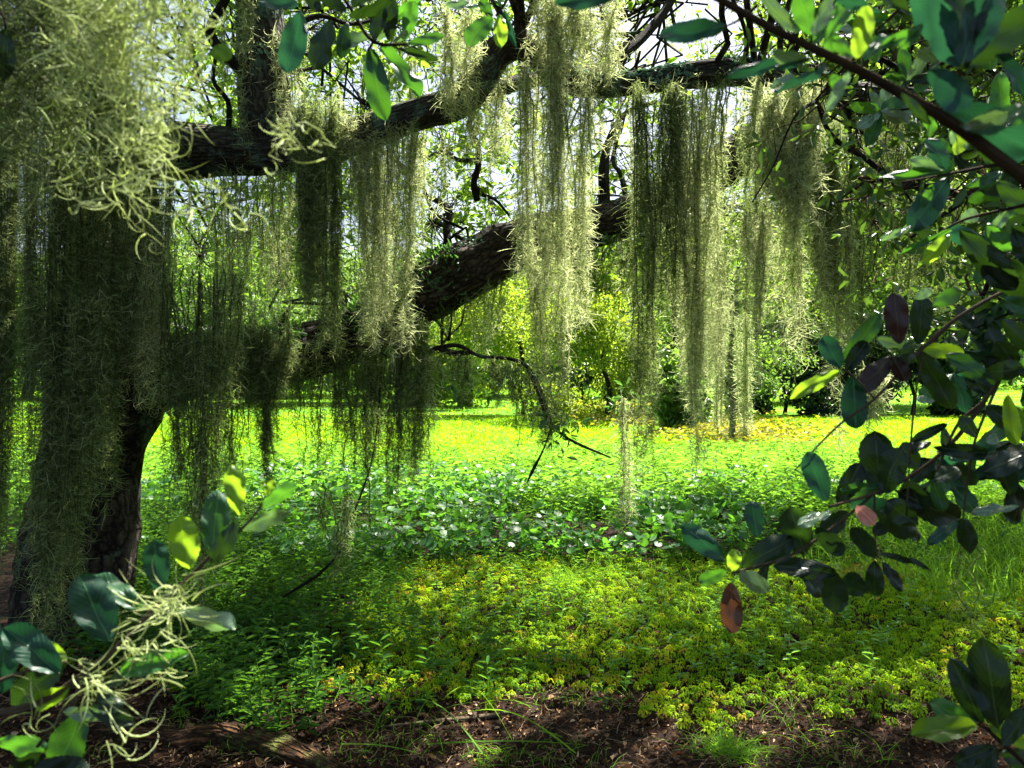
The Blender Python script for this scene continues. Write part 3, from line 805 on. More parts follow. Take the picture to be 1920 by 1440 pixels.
def strands(c, t0, t1, n, choice, smin, smax, lab):
    for t in np.linspace(t0, t1, n):
        i = min(int((t + R.normal() * 0.5 * (t1 - t0) / n) * len(c)), len(c) - 1)
        p_ = c[i] + np.array([R.normal() * 0.02, R.normal() * 0.05, -0.03])
        o = obj('spanish_moss', STR[random.choice(choice)], None, p_)
        k_ = random.uniform(smin, smax)
        o.scale = (random.uniform(0.8, 1.4), random.uniform(0.8, 1.4), k_)
        o.rotation_euler.z = random.uniform(0, 6.28)
        tag(o, lab, 'spanish moss', MG)


strands(c_t2, 0.22, 0.45, 22, [0, 1, 4], 0.8, 1.7, 'thin dark moss strand, one of many alike under the left half of the lower limb')
strands(c_t2, 0.45, 0.68, 17, [0, 2, 3, 4], 0.5, 0.9, 'thin short moss strand, one of many alike under the rising middle of the lower limb')
strands(c_t2, 0.68, 0.98, 14, [2, 5, 0], 0.7, 1.2, 'thin pale moss strand, one of many alike under the lower limb right of centre')
strands(c_t3, 0.06, 0.32, 16, [2, 5, 1], 0.7, 1.3, 'thin moss strand, one of many alike under the left part of the upper limb')
strands(c_t3, 0.42, 0.64, 9, [2, 3, 5], 0.5, 1.2, 'thin moss strand, one of several alike under the sag right of the elbow')
strands(c_t3, 0.66, 0.97, 18, [2, 5, 1, 0], 0.7, 1.4, 'thin moss strand, one of many alike under the right half of the upper limb')
strands(c_tb, 0.15, 0.75, 9, [3, 4], 0.4, 0.8, 'tiny moss strand, one of several alike on the drooping branch')

hs = hub[(hub[:, 2] < 6.5)]
hpx = CX + hs[:, 0] / hs[:, 1] * F; hpy = CY - (hs[:, 2] - H) / hs[:, 1] * F
hs = hs[(hpx > 420) & (hpx < 1450) & (hpy < 430)][:46]
strands(hs[np.arange(len(hs))], 0.0, 0.999, len(hs), [5, 1, 2, 5], 0.9, 1.9, 'thin moss strand, one of many alike on high twigs behind the limbs')

# nearest moss: bright curly tangle at upper left
near = [
    (170, 365, -60, 440, 0.66, 'moss_near', 1.0, 0.5, 'large bright yellow green tangle of moss hanging close by at upper left'),
    (-30, 150, -70, 330, 0.80, 'moss_dark', 0.9, 0.2, 'dim blurred moss in the top left corner'),
    (315, 372, 320, 570, 0.62, 'moss_near', 0.5, 0.6, 'lowest dangling curl of the bright moss tangle'),
    (115, 200, 240, 500, 0.68, 'moss_near', 0.28, 0.4, 'loose curls of moss at the left side of the bright tangle'),
    (535, 575, 235, 345, 0.62, 'moss_near', 0.12, 0.4, 'single forked wisp of moss dangling before the upper limb'),
]
for (x0, x1, y0, y1, Yd, mt, dn, pt, lab) in near:
    W = (x1 - x0) * Yd / F; Ln = (y1 - y0) * Yd / F
    me = moss_mesh('spanish_moss', mt, W, Ln, D=W * 0.9, dens=dn, taper=0.6, point=pt, fib=0.030 if dn > .2 else 0.016, fw=0.00115, n_pts=9, tube=True, tress_gap=0.0050 if dn > .2 else 0.02)
    o = obj('spanish_moss', me, None, P((x0 + x1) / 2, y0, Yd))
    tag(o, lab, 'spanish moss', 'moss hanging close to the camera')


# ------------------------------------------------------------------ foreground oak branches, leaf by leaf
def leaf_mesh(i):
    nu, nv = 30, 9
    V = np.zeros((nu, nv, 3)); rr = np.random.default_rng(100 + i)
    bend = [0.10, -0.14, 0.22, -0.05, 0.3][i]; fold = [0.10, 0.2, 0.06, 0.28, 0.15][i]; tw_ = [0.1, -0.3, 0.25, 0.05, -0.15][i]
    for a in range(nu):
        t = a / (nu - 1)
        mid = 0.60
        e = abs((t - mid) / (mid if t < mid else 1 - mid))
        wdt = max(0.05, (1 - e ** (1.9 if t < mid else 2.4)) ** 0.62 if e < 1 else 0.05) * (1 + (0.05 if a % 3 == 0 else -0.01))
        for b in range(nv):
            s_ = (b / (nv - 1) - 0.5)
            x = s_ * wdt
            z = fold * abs(x) * 1.2 - 0.25 * x * x + bend * (math.sin(t * 2.2) * 0.6) * 1.0 - bend * t * 0.6 + 0.03 * math.sin(9 * t + i + 6 * s_) + 0.05 * abs(s_) * math.sin(17 * t + i * 2)
            an = tw_ * (t - 0.5)
            V[a, b] = (x * math.cos(an) - z * math.sin(an), t, x * math.sin(an) + z * math.cos(an))
    j = np.arange(nu - 1)[:, None] * nv; k = np.arange(nv - 1)[None, :]
    q = np.stack([j + k, j + k + 1, j + nv + k + 1, j + nv + k], axis=-1).reshape(-1, 4)
    return V.reshape(-1, 3), q


LV = [leaf_mesh(i) for i in range(5)]
_lm = {}


def get_leaf(i, mat):
    if (i, mat) not in _lm:
        _lm[(i, mat)] = mesh_np('leaf', LV[i][0], LV[i][1], M[mat])
    return _lm[(i, mat)]


def add_leaf(root, bx, by, tx, ty, w_, Yd, mat='leaf', roll=None, tilt=None, lab=None):
    roll = random.uniform(-50, 50) if roll is None else roll
    tilt = random.uniform(-0.30, 0.30) if tilt is None else tilt
    B = P(bx, by, Yd)
    Lp = math.hypot(tx - bx, ty - by) * Yd / F
    T = P(tx, ty, Yd + tilt * Lp)
    d = unit(T - B); Ln = np.linalg.norm(T - B)
    view = unit(np.array([0, 0, H]) - B)
    n_ = unit(view - d * np.dot(view, d))
    n_ = np.array(Matrix.Rotation(math.radians(roll), 3, Vector(d)) @ Vector(n_))
    if n_[2] < -0.15 and mat not in ('leaf_yellow',): n_ = n_ if random.random() < .5 else -n_
    s_ = np.cross(d, n_)
    wd = 0.88 * w_ * Yd / F / max(0.62, abs(math.cos(math.radians(roll))))
    o = bpy.data.objects.new('leaf', get_leaf(random.randrange(5), mat)); COL.objects.link(o)
    o.parent = root
    Mx = Matrix(((s_[0] * wd, d[0] * Ln, n_[0] * Ln), (s_[1] * wd, d[1] * Ln, n_[1] * Ln), (s_[2] * wd, d[2] * Ln, n_[2] * Ln)))
    m4 = Mx.to_4x4(); m4.translation = Vector(B) - root.location
    o.matrix_local = m4
    if lab: o['label'] = lab
    return o


def branch(label, stems, leaves, Yd, group='oak branches hanging into view', sm='twig'):
    x, y = stems[0][0][:2]
    root = empty('oak_branch', P(x, y, Yd), label, 'branch', group)
    for i, st in enumerate(stems):
        pts = [P(s[0], s[1], Yd * (s[3] if len(s) > 3 else 1)) for s in st]
        rad = [max(s[2], 1.5) * Yd / F / 2 for s in st]
        m_ = st[0][4] if len(st[0]) > 4 else sm
        me, _, _ = limb_mesh('stem', pts, rad, M[m_], sides=10, step=0.008, rough=0.1, knob=0.25, seed=i)
        shift(me, root.location)
        o = bpy.data.objects.new('stem', me); COL.objects.link(o); o.parent = root
    for l in leaves:
        l = list(l) + [None] * (9 - len(l))
        add_leaf(root, *l[:5], Yd * random.uniform(0.97, 1.03), l[5] or 'leaf', l[6], l[7], l[8])
    return root


T_, Dk, Yl, Pl, Br, Tn = 'leaf_teal', 'leaf_dark', 'leaf_yellow', 'leaf_pale', 'leaf_brown', 'leaf_tan'
branch('leafy oak sprig hanging from the top edge, with one long two-tone leaf', [[(620, -40, 8), (660, 20, 7), (700, 78, 7), (765, 84, 5)], [(640, -30, 6), (590, 0, 5), (570, 25, 4)], [(700, 78, 5), (690, 95, 3)]],
       [(565, 22, 538, 138, 54, T_, 10, 0, None), (622, 38, 590, 130, 48, Dk), (560, 8, 483, 2, 32, T_), (695, 92, 722, 224, 52, 'leaf', 8, 0.05, 'long leaf, lower half lit yellow green'), (712, 88, 786, 184, 34, 'leaf'),
        (690, 75, 632, 82, 32, Pl, 45), (735, 0, 655, 32, 26, Dk), (700, 80, 716, 3, 32, Dk), (728, 76, 737, -4, 30, Dk), (760, 76, 776, 2, 32, 'leaf'), (765, 82, 832, 66, 22, 'leaf'), (745, 90, 822, 112, 18, Dk),
        (705, 70, 735, 52, 18, Pl, 50), (740, 75, 765, 60, 16, Pl, 50), (650, 20, 600, -10, 30, Dk), (660, 15, 700, -25, 30, Dk), (730, 40, 790, 0, 24, 'leaf'), (600, 20, 575, -15, 30, Dk), (650, 40, 640, 110, 30, 'leaf')], 0.95)
branch('small oak sprig of two bright green leaves at the top, left of the elbow', [[(965, -40, 6), (950, 0, 5), (930, 30, 5)]],
       [(922, 35, 876, 84, 42, 'leaf', 30), (937, 27, 941, 90, 30, Yl, 10), (900, 12, 836, 8, 16, Pl, 40), (945, 20, 968, 90, 14, T_), (945, 15, 920, -20, 20, 'leaf'), (925, 30, 900, 0, 22, 'leaf')], 1.1)
branch('pair of blurred teal leaves entering at the top, right of centre', [[(1250, -60, 8), (1200, -30, 6), (1170, -10, 5)], [(1420, 10, 8), (1390, 35, 6), (1360, 50, 4)]],
       [(1172, -14, 1040, 6, 46, T_, 15, 0), (1362, 50, 1236, 68, 46, T_, 20, 0.1), (1150, -20, 1090, -25, 30, T_)], 0.55)
branch('thick blurred brown branch slanting down from the top right corner, large teal leaves', [
    [(1300, -30, 15, 1.0), (1440, 50, 16, 1.0), (1590, 122, 19, 1.0), (1700, 182, 21, 1.0), (1800, 242, 25, 1.0), (1980, 380, 28, 1.0)],
    [(1590, 122, 10, 1.0), (1605, 105, 6, 1.0)], [(1760, 215, 14), (1790, 170, 10), (1800, 125, 8)], [(1520, 88, 8), (1522, 66, 5)]],
    [(1500, 62, 1424, -12, 26, Pl), (1520, 66, 1498, -12, 44, 'leaf'), (1524, 66, 1562, -12, 30, Pl, 30), (1545, 82, 1602, -4, 32, 'leaf'), (1650, 24, 1570, -2, 24, T_), (1606, 110, 1626, 12, 44, Yl, 10), (1600, 112, 1562, 70, 24, 'leaf'),
     (1620, 115, 1677, 65, 26, T_), (1520, 110, 1448, 98, 26, Pl), (1520, 112, 1360, 142, 24, T_, 30), (1492, 140, 1446, 164, 16, Pl, 40), (1550, 124, 1450, 172, 20, T_), (1592, 136, 1550, 214, 24, Pl, 35), (1560, 140, 1575, 165, 24, 'leaf'),
     (1800, 125, 1715, -20, 70, T_), (1800, 122, 1785, -50, 66, Dk, 15), (1802, 122, 1870, -40, 80, T_, 15), (1805, 125, 1960, 10, 74, Dk, 10), (1800, 130, 1840, -30, 60, Dk), (1742, 132, 1815, 204, 62, T_, 15), (1776, 190, 1935, 285, 92, T_, 10, 0.05),
     (1868, 102, 1930, 190, 34, T_), (1755, 115, 1722, 92, 26, Pl), (1800, 235, 1890, 210, 30, Pl, 40), (1690, 175, 1745, 235, 20, Dk), (1820, 250, 1935, 200, 50, 'leaf'), (1640, 90, 1720, 60, 26, 'leaf'), (1700, 20, 1640, -20, 30, Dk), (1730, 45, 1690, 90, 26, 'leaf')],
    0.55, sm='twig_brown')
branch('mid-depth oak twig at the right edge with a dark glossy hanging leaf', [[(1990, 290, 10), (1850, 312, 6), (1780, 326, 5), (1690, 342, 3)], [(1990, 370, 9), (1890, 392, 6), (1800, 415, 5), (1740, 455, 4)], [(1780, 326, 4), (1778, 340, 3)]],
       [(1770, 320, 1706, 298, 28, Pl), (1775, 320, 1738, 260, 34, T_), (1770, 322, 1642, 334, 20, 'leaf', 30), (1777, 335, 1708, 432, 58, T_, 5, 0), (1712, 425, 1650, 449, 16, Pl), (1790, 290, 1810, 240, 26, Yl), (1810, 350, 1882, 324, 22, 'leaf'),
        (1896, 386, 1852, 442, 22, Pl), (1785, 433, 1688, 476, 14, 'leaf'), (1782, 440, 1728, 494, 32, Yl), (1800, 430, 1905, 545, 56, Dk, 5), (1800, 412, 1835, 400, 30, Pl), (1870, 340, 1935, 400, 40, Dk), (1900, 420, 1930, 500, 40, Dk),
        (1850, 420, 1900, 470, 34, 'leaf'), (1740, 455, 1720, 400, 30, Dk), (1860, 310, 1840, 250, 34, Dk), (1900, 300, 1935, 240, 40, T_), (1840, 500, 1930, 560, 46, Dk), (1880, 560, 1940, 590, 40, 'leaf'), (1750, 345, 1730, 390, 20, 'leaf')], 0.95)
branch('oak twig at right with withered brown leaves and a bright yellow green leaf', [
    [(1990, 500, 9, 1, 'twig_pale'), (1885, 545, 7), (1790, 600, 7), (1715, 668, 6), (1640, 748, 5), (1570, 800, 4), (1490, 882, 3)], [(1790, 600, 5), (1750, 640, 4), (1722, 652, 3)], [(1640, 748, 4), (1600, 705, 3), (1572, 690, 3)], [(1730, 660, 3), (1712, 780, 4), (1700, 950, 3)]],
       [(1686, 645, 1676, 549, 48, Br, 5, 0, 'dark brown withered leaf'), (1722, 646, 1730, 551, 44, Dk, 5), (1715, 560, 1748, 543, 20, Pl), (1748, 574, 1803, 544, 32, 'leaf', 20), (1726, 650, 1804, 662, 34, Yl, 20), (1576, 682, 1652, 586, 36, 'leaf', 10), (1576, 690, 1543, 631, 42, T_, 5),
        (1572, 697, 1482, 746, 30, Yl, 10, 0, 'bright yellow green leaf'), (1672, 670, 1608, 734, 46, Br, 10, 0, 'reddish brown withered leaf'), (1672, 668, 1700, 716, 34, Br, 15, 0, 'small reddish brown leaf'), (1600, 705, 1605, 804, 54, T_, 5), (1722, 655, 1788, 768, 48, Dk, 10), (1722, 648, 1645, 634, 22, Pl),
        (1862, 722, 1776, 664, 38, 'leaf', 20), (1752, 752, 1718, 748, 16, Pl), (1890, 740, 1906, 834, 32, Yl, 10), (1810, 690, 1850, 740, 34, Dk), (1840, 700, 1920, 690, 40, Dk), (1585, 695, 1625, 640, 34, Dk), (1880, 600, 1940, 660, 40, Dk), (1710, 640, 1700, 690, 30, Dk)], 0.98, sm='twig_pale')
branch('dark leafy oak branch at lower right with a pink leaf and a hanging tan leaf', [
    [(1990, 560, 12, 1, 'twig_pale'), (1910, 650, 10), (1850, 745, 9), (1790, 825, 8), (1720, 885, 7), (1640, 925, 6), (1555, 950, 5)], [(1850, 750, 7), (1800, 790, 6), (1770, 850, 5), (1752, 900, 4)], [(1640, 925, 5), (1560, 990, 5), (1480, 1042, 5), (1372, 1075, 4)], [(1880, 700, 6), (1830, 820, 5), (1815, 900, 4), (1805, 975, 3)],
    [(1640, 925, 4), (1640, 1000, 3), (1645, 1045, 3)]],
       [(1549, 940, 1513, 846, 50, T_, 5, 0), (1650, 930, 1640, 808, 70, Dk, 5, 0), (1660, 925, 1690, 840, 56, Dk), (1570, 946, 1614, 868, 42, Dk), (1746, 830, 1696, 844, 22, Dk), (1750, 838, 1852, 850, 34, Dk, 10), (1928, 850, 1846, 884, 50, Dk, 10), (1850, 830, 1872, 818, 24, Pl), (1776, 795, 1708, 828, 22, Dk),
        (1655, 912, 1577, 920, 30, 'leaf'), (1678, 918, 1802, 978, 62, Dk, 5), (1805, 972, 1820, 1038, 38, Dk, 5), (1797, 977, 1740, 1020, 24, T_), (1420, 1006, 1409, 940, 40, T_, 5), (1361, 1053, 1278, 984, 46, T_, 10, 0, 'teal leaf with tan spots'), (1391, 1061, 1487, 1010, 54, Dk, 5, 0), (1372, 1072, 1379, 1030, 30, Yl, 10),
        (1363, 1070, 1310, 1091, 28, 'leaf'), (1386, 1074, 1442, 1110, 38, Pl, 40, -0.3, 'glaring white leaf'), (1370, 1092, 1373, 1187, 46, Tn, 5, 0, 'hanging tan leaf'), (1510, 1042, 1480, 950, 62, Dk, 5), (1567, 1076, 1452, 1060, 42, Dk, 10), (1556, 1070, 1566, 1148, 58, Dk, 10), (1600, 1072, 1602, 1118, 50, Dk, 10), (1640, 1050, 1641, 1119, 38, Dk, 5),
        (1650, 1040, 1742, 1066, 14, Dk), (1655, 1055, 1692, 1109, 24, Dk), (1641, 1046, 1598, 988, 38, Dk), (1530, 990, 1580, 1040, 40, Dk), (1606, 948, 1640, 984, 34, 'leaf_pink', 10, 0, 'pale pink leaf'), (1560, 960, 1495, 985, 24, Pl), (1700, 900, 1730, 960, 50, Dk), (1752, 900, 1800, 880, 36, Dk), (1750, 900, 1770, 960, 30, 'leaf'),
        (1830, 820, 1800, 780, 30, Dk), (1850, 760, 1900, 800, 40, Dk), (1860, 740, 1820, 700, 36, Dk), (1910, 950, 1820, 962, 20, Pl), (1895, 870, 1925, 830, 40, Dk), (1720, 880, 1690, 830, 40, Dk), (1440, 1060, 1420, 1100, 24, Dk), (1500, 1050, 1540, 1120, 40, Dk), (1720, 985, 1660, 940, 50, Dk), (1650, 960, 1700, 1010, 40, Dk), (1590, 960, 1540, 1000, 40, Dk),
        (1910, 680, 1870, 640, 40, Dk), (1900, 760, 1940, 830, 40, Dk), (1790, 870, 1830, 910, 34, Dk)], 1.0, sm='twig_pale')
branch('oak sprig in the lower right corner with two dark upright leaves', [[(1990, 1500, 12), (1920, 1430, 9), (1870, 1385, 8), (1842, 1358, 6)]],
       [(1872, 1368, 1843, 1194, 76, Dk, 5, 0), (1838, 1352, 1784, 1236, 54, Dk, 5, 0), (1832, 1362, 1708, 1376, 50, Yl, 20, 0, 'bright green leaf pointing left'), (1832, 1358, 1742, 1318, 44, 'leaf'), (1850, 1356, 1940, 1388, 44, Yl, 20), (1870, 1400, 1800, 1470, 60, Dk), (1880, 1410, 1940, 1440, 50, Dk), (1860, 1400, 1790, 1430, 36, Dk), (1880, 1400, 1925, 1330, 40, Dk), (1900, 1440, 1850, 1500, 50, 'leaf')], 0.8)
branch('oak twig in the lower left corner with bright backlit leaves at its tip', [
    [(-60, 1345, 14), (60, 1322, 13), (150, 1270, 14), (235, 1200, 12), (290, 1140, 10), (340, 1098, 9), (400, 1038, 7), (460, 985, 5), (500, 935, 4)], [(-40, 1290, 8), (60, 1255, 7), (125, 1240, 5)], [(150, 1270, 7), (140, 1320, 6), (120, 1350, 5)], [(70, 1400, 7), (105, 1355, 6), (140, 1310, 5)]],
       [(206, 1202, 148, 1078, 82, T_, 10, 0), (268, 1146, 160, 1080, 44, 'leaf', 35), (300, 1108, 288, 1011, 52, T_, 5, 0), (355, 1066, 337, 968, 62, Yl, 5, 0), (396, 1040, 410, 918, 58, 'leaf', 10), (448, 966, 434, 872, 42, Yl, 5, 0), (396, 1060, 448, 978, 38, Dk), (452, 992, 542, 958, 34, Pl, 35, 0.1, 'leaf with a white glare'), (494, 956, 556, 910, 30, 'leaf'),
        (498, 930, 514, 900, 18, Yl), (324, 1150, 441, 1180, 40, Pl, 40, 0), (356, 1226, 226, 1262, 44, 'leaf', 20), (112, 1262, 8, 1176, 66, T_, 10), (126, 1236, 52, 1204, 38, Yl), (126, 1240, 20, 1324, 60, Dk, 10), (5, 1300, 6, 1185, 50, T_), (132, 1286, 62, 1320, 38, Yl), (120, 1334, 200, 1340, 28, Pl, 30), (168, 1326, 250, 1358, 38, Dk), (152, 1338, 104, 1450, 76, 'leaf', 15),
        (-5, 1390, 88, 1403, 40, 'leaf', 30), (60, 1440, 170, 1450, 60, Dk), (0, 1230, -30, 1150, 40, T_), (200, 1290, 260, 1250, 30, Dk), (180, 1300, 230, 1330, 30, Dk), (80, 1410, 20, 1460, 50, Dk)], 0.72, sm='twig_pale')
branch('few dim blurred oak leaves along the upper left edge', [[(-60, -20, 8), (0, 20, 6), (12, 60, 4)], [(230, -60, 7), (280, -20, 5), (292, 0, 4)], [(350, 60, 3), (380, 85, 4), (400, 95, 3)]],
       [(10, 55, 6, 148, 46, Dk, 10), (290, -10, 294, 36, 46, T_, 10), (210, -20, 204, 18, 14, Dk), (392, 100, 436, 98, 34, Dk, 10), (395, 108, 362, 112, 14, Pl, 30)], 0.75)

# a dense leafy mass further in on the right, twig by twig
def dense(label, hubs, Yd, nleaf, size, mats, seed):
    random.seed(seed)
    stems, leaves = [], []
    for (sx, sy, hx, hy) in hubs:
        mx_, my_ = (sx + hx) / 2 + random.uniform(-20, 20), (sy + hy) / 2 + random.uniform(-20, 20)
        stems.append([(sx, sy, 7), (mx_, my_, 5), (hx, hy, 3)])
        a0 = random.uniform(0, 6.28)
        for i in range(nleaf):
            t = random.choice([1, 1, 1, 0.7, 0.45]); bx_ = mx_ + (hx - mx_) * (t * 2 - 1) if t > .5 else mx_; by_ = my_ + (hy - my_) * (t * 2 - 1) if t > .5 else my_
            a = a0 + i * 2.4 + random.uniform(-0.4, 0.4); ln = size * random.uniform(0.65, 1.15)
            leaves.append((bx_, by_, bx_ + math.cos(a) * ln, by_ + math.sin(a) * ln, ln * random.uniform(0.36, 0.48), random.choice(mats)))
    return branch(label, stems, leaves, Yd)


dense('shadowy oak twigs filling the right edge behind the glossy hanging leaf', [(2020, 180, 1880, 230), (2020, 330, 1900, 360), (2000, 420, 1860, 470), (2020, 520, 1890, 560), (1980, 560, 1820, 620), (2020, 700, 1900, 700), (1960, 640, 1790, 700)], 1.35, 7, 85, ['leaf', 'leaf', Dk, Dk, T_], 5)
dense('shadowy oak twigs at the right edge above the lower right sprig', [(2020, 780, 1900, 800), (1980, 760, 1830, 860), (2020, 900, 1900, 900), (1900, 880, 1780, 900), (1850, 850, 1720, 860), (1800, 900, 1690, 960)], 1.2, 5, 88, [Dk, 'leaf', 'leaf', T_], 6)
dense('small-leaved oak twigs in the upper right behind the blurred brown branch', [(1750, -60, 1640, 60), (1650, -60, 1560, 40), (1850, 60, 1700, 150), (1800, 160, 1650, 210), (1900, 120, 1820, 40), (1950, 230, 1790, 290)], 1.5, 10, 62, ['leaf', Dk, Pl, 'leaf'], 8)
random.seed(99)
# thick blurred moss curls caught on the lower left twig
seed_pts = []
for (a, b, n_) in [(335, 1115, 26), (300, 1150, 28), (240, 1220, 20), (170, 1280, 30), (320, 1260, 10), (230, 1390, 9), (60, 1340, 10), (290, 1200, 9)]:
    for _ in range(n_): seed_pts.append(P(a + random.gauss(0, 15), b + random.gauss(0, 17), 0.70 + random.gauss(0, 0.02)))
seed_pts = np.array(seed_pts)
fp = filaments(seed_pts, R.normal(size=seed_pts.shape) * np.array([1, .6, .8]), 9, 0.02 + 0.04 * R.random(len(seed_pts)), R.normal(size=len(seed_pts)) * 1.6, 0.3)
V, q, r = join([tubes(fp, 0.0004 + 0.00038 * R.random(len(fp)), 6, 0.92)])
loc = P(230, 1230, 0.7)
me = mesh_np('spanish_moss', V - loc, q, M['moss_near'], r)
tag(obj('spanish_moss', me, None, loc), 'pale curly moss caught on the lower left oak twig', 'spanish moss', 'moss hanging close to the camera')

# bough of another oak filling the upper right at two to four metres
b0 = P(2100, 150, 3.4)
bough = empty('oak_bough', b0, 'dense dark oak bough filling the upper right behind the blurred branch', 'branch')
n = 520
px = R.triangular(1430, 1900, 2150, n); py = R.uniform(-150, 620, n); Y = R.uniform(2.2, 4.0, n)
px = px + np.where(py > 330, 110, 0) + np.where(py > 480, 60, 0)
C = np.stack([(px - CX) / F * Y, Y, H - (py - CY) / F * Y], axis=1)
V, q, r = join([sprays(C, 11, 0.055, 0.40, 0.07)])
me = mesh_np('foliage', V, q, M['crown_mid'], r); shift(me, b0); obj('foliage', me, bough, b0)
for i, rows in enumerate([[(2150, 150, 3.4, 50), (1980, 160, 3.2, 34), (1820, 120, 3.0, 22), (1700, 130, 2.9, 12), (1620, 90, 2.9, 6)],
                          [(1980, 160, 3.2, 24), (1900, 300, 3.1, 16), (1800, 380, 3.0, 11), (1700, 450, 2.9, 6)],
                          [(1530, 190, 3.2, 6), (1560, 255, 3.2, 10), (1620, 295, 3.2, 11), (1660, 325, 3.2, 9), (1720, 350, 3.2, 14), (1820, 370, 3.2, 18), (1980, 420, 3.3, 26)],
                          [(1900, 300, 3.1, 16), (1880, 440, 3.0, 12), (1840, 560, 3.0, 8), (1780, 640, 3.0, 5)],
                          [(1410, 380, 3.0, 3), (1450, 310, 3.0, 3), (1490, 220, 3.0, 4), (1530, 190, 3.2, 8), (1600, 150, 3.2, 9), (1750, 120, 3.1, 12)]]):
    pts = [P(a, b, c) for a, b, c, d in rows]; rad = [d * c / F / 2 for a, b, c, d in rows]
    me, c_, r_ = limb_mesh('stem', pts, rad, M['bark_lichen' if i in (2, 4) else 'bark'], sides=10, rough=0.1, seed=90 + i); shift(me, b0); obj('stem', me, bough, b0)
hb = C[R.choice(n, 60, replace=False)]
V, q, r = join([twigs_np(nearest(C, hb), C, 0.1, np.full(n, 0.003), 6), twigs_np(hb, nearest(hb, np.array([P(1820, 120, 3.0), P(1900, 300, 3.1), P(1880, 440, 3.0), P(1800, 380, 3.0), P(1620, 295, 3.2)])), 0.1, np.full(60, 0.006), 8)])
me = mesh_np('twigs', V, q, M['twig'], r, uv=np.stack([r, V[:, 2]], 1)); shift(me, b0); obj('twigs', me, bough, b0)


# ------------------------------------------------------------------ trees and shrubs beyond the meadow
def bg_tree(name, x, Yd, h, rx, ry, mat, n, lab, cat='tree', base=None, trunk=0.25, Lf=0.2, low=0.25, group=None, bark='bark', cl=110):
    loc = np.array([x, Yd, 0.0])
    root = empty(name, loc, lab, cat, group)
    nc = cl
    cz = h * (low + (1 - low) * 0.5)
    nb = 9
    bc = R.uniform(-1, 1, (nb, 3)) * np.array([0.75, 0.75, 0.8]); br = R.uniform(0.28, 0.6, nb)
    which = R.integers(0, nb, nc)
    c = bc[which] + unit(R.normal(size=(nc, 3))) * (R.random((nc, 1)) ** 0.4) * br[which][:, None]
    C_ = c * np.array([rx, ry, h * (1 - low) * 0.5]) + np.array([0, 0, cz])
    C_[:, 2] = np.maximum(C_[:, 2], 0.15)
    per = n // nc
    pos = np.repeat(C_, per, axis=0) + R.normal(size=(nc * per, 3)) * np.array([rx, ry, h * 0.35]) * 0.10
    d = unit(R.normal(size=pos.shape)); nn = unit(R.normal(size=pos.shape) + np.array([0, 0, 1.0]))
    l = Lf * (0.6 + 0.8 * R.random(len(pos)))
    pos[:, 2] = np.maximum(pos[:, 2], 0.05)
    V, q, r = join([leafs(pos, d, nn, l, l * 0.5)])
    obj('crown', mesh_np('crown', V, q, M[mat], r), root, loc)
    th = cz * 1.1
    pts = [(0, 0, -0.1), (0.03 * h, 0, th * 0.35), (-0.02 * h, 0.02 * h, th * 0.7), (0.02 * h, 0, th)]
    me, _, _ = limb_mesh('trunk', pts, [trunk * 1.2, trunk, trunk * 0.8, trunk * 0.4], M[bark], sides=12, step=0.25)
    obj('trunk', me, root, loc)
    k_ = R.choice(nc, min(16, nc), replace=False)
    V, q, r = join([twigs_np(np.tile(np.array([[0, 0, th * 0.7]]), (len(k_), 1)), C_[k_], 0.08, np.full(len(k_), trunk * 0.22), 8)])
    obj('branches', mesh_np('branches', V, q, M[bark], r, uv=np.stack([r, V[:, 2]], 1)), root, loc)
    return root


def X(px, Yd): return (px - CX) / F * Yd


def hh(py, Yd): return H - (py - CY) / F * Yd


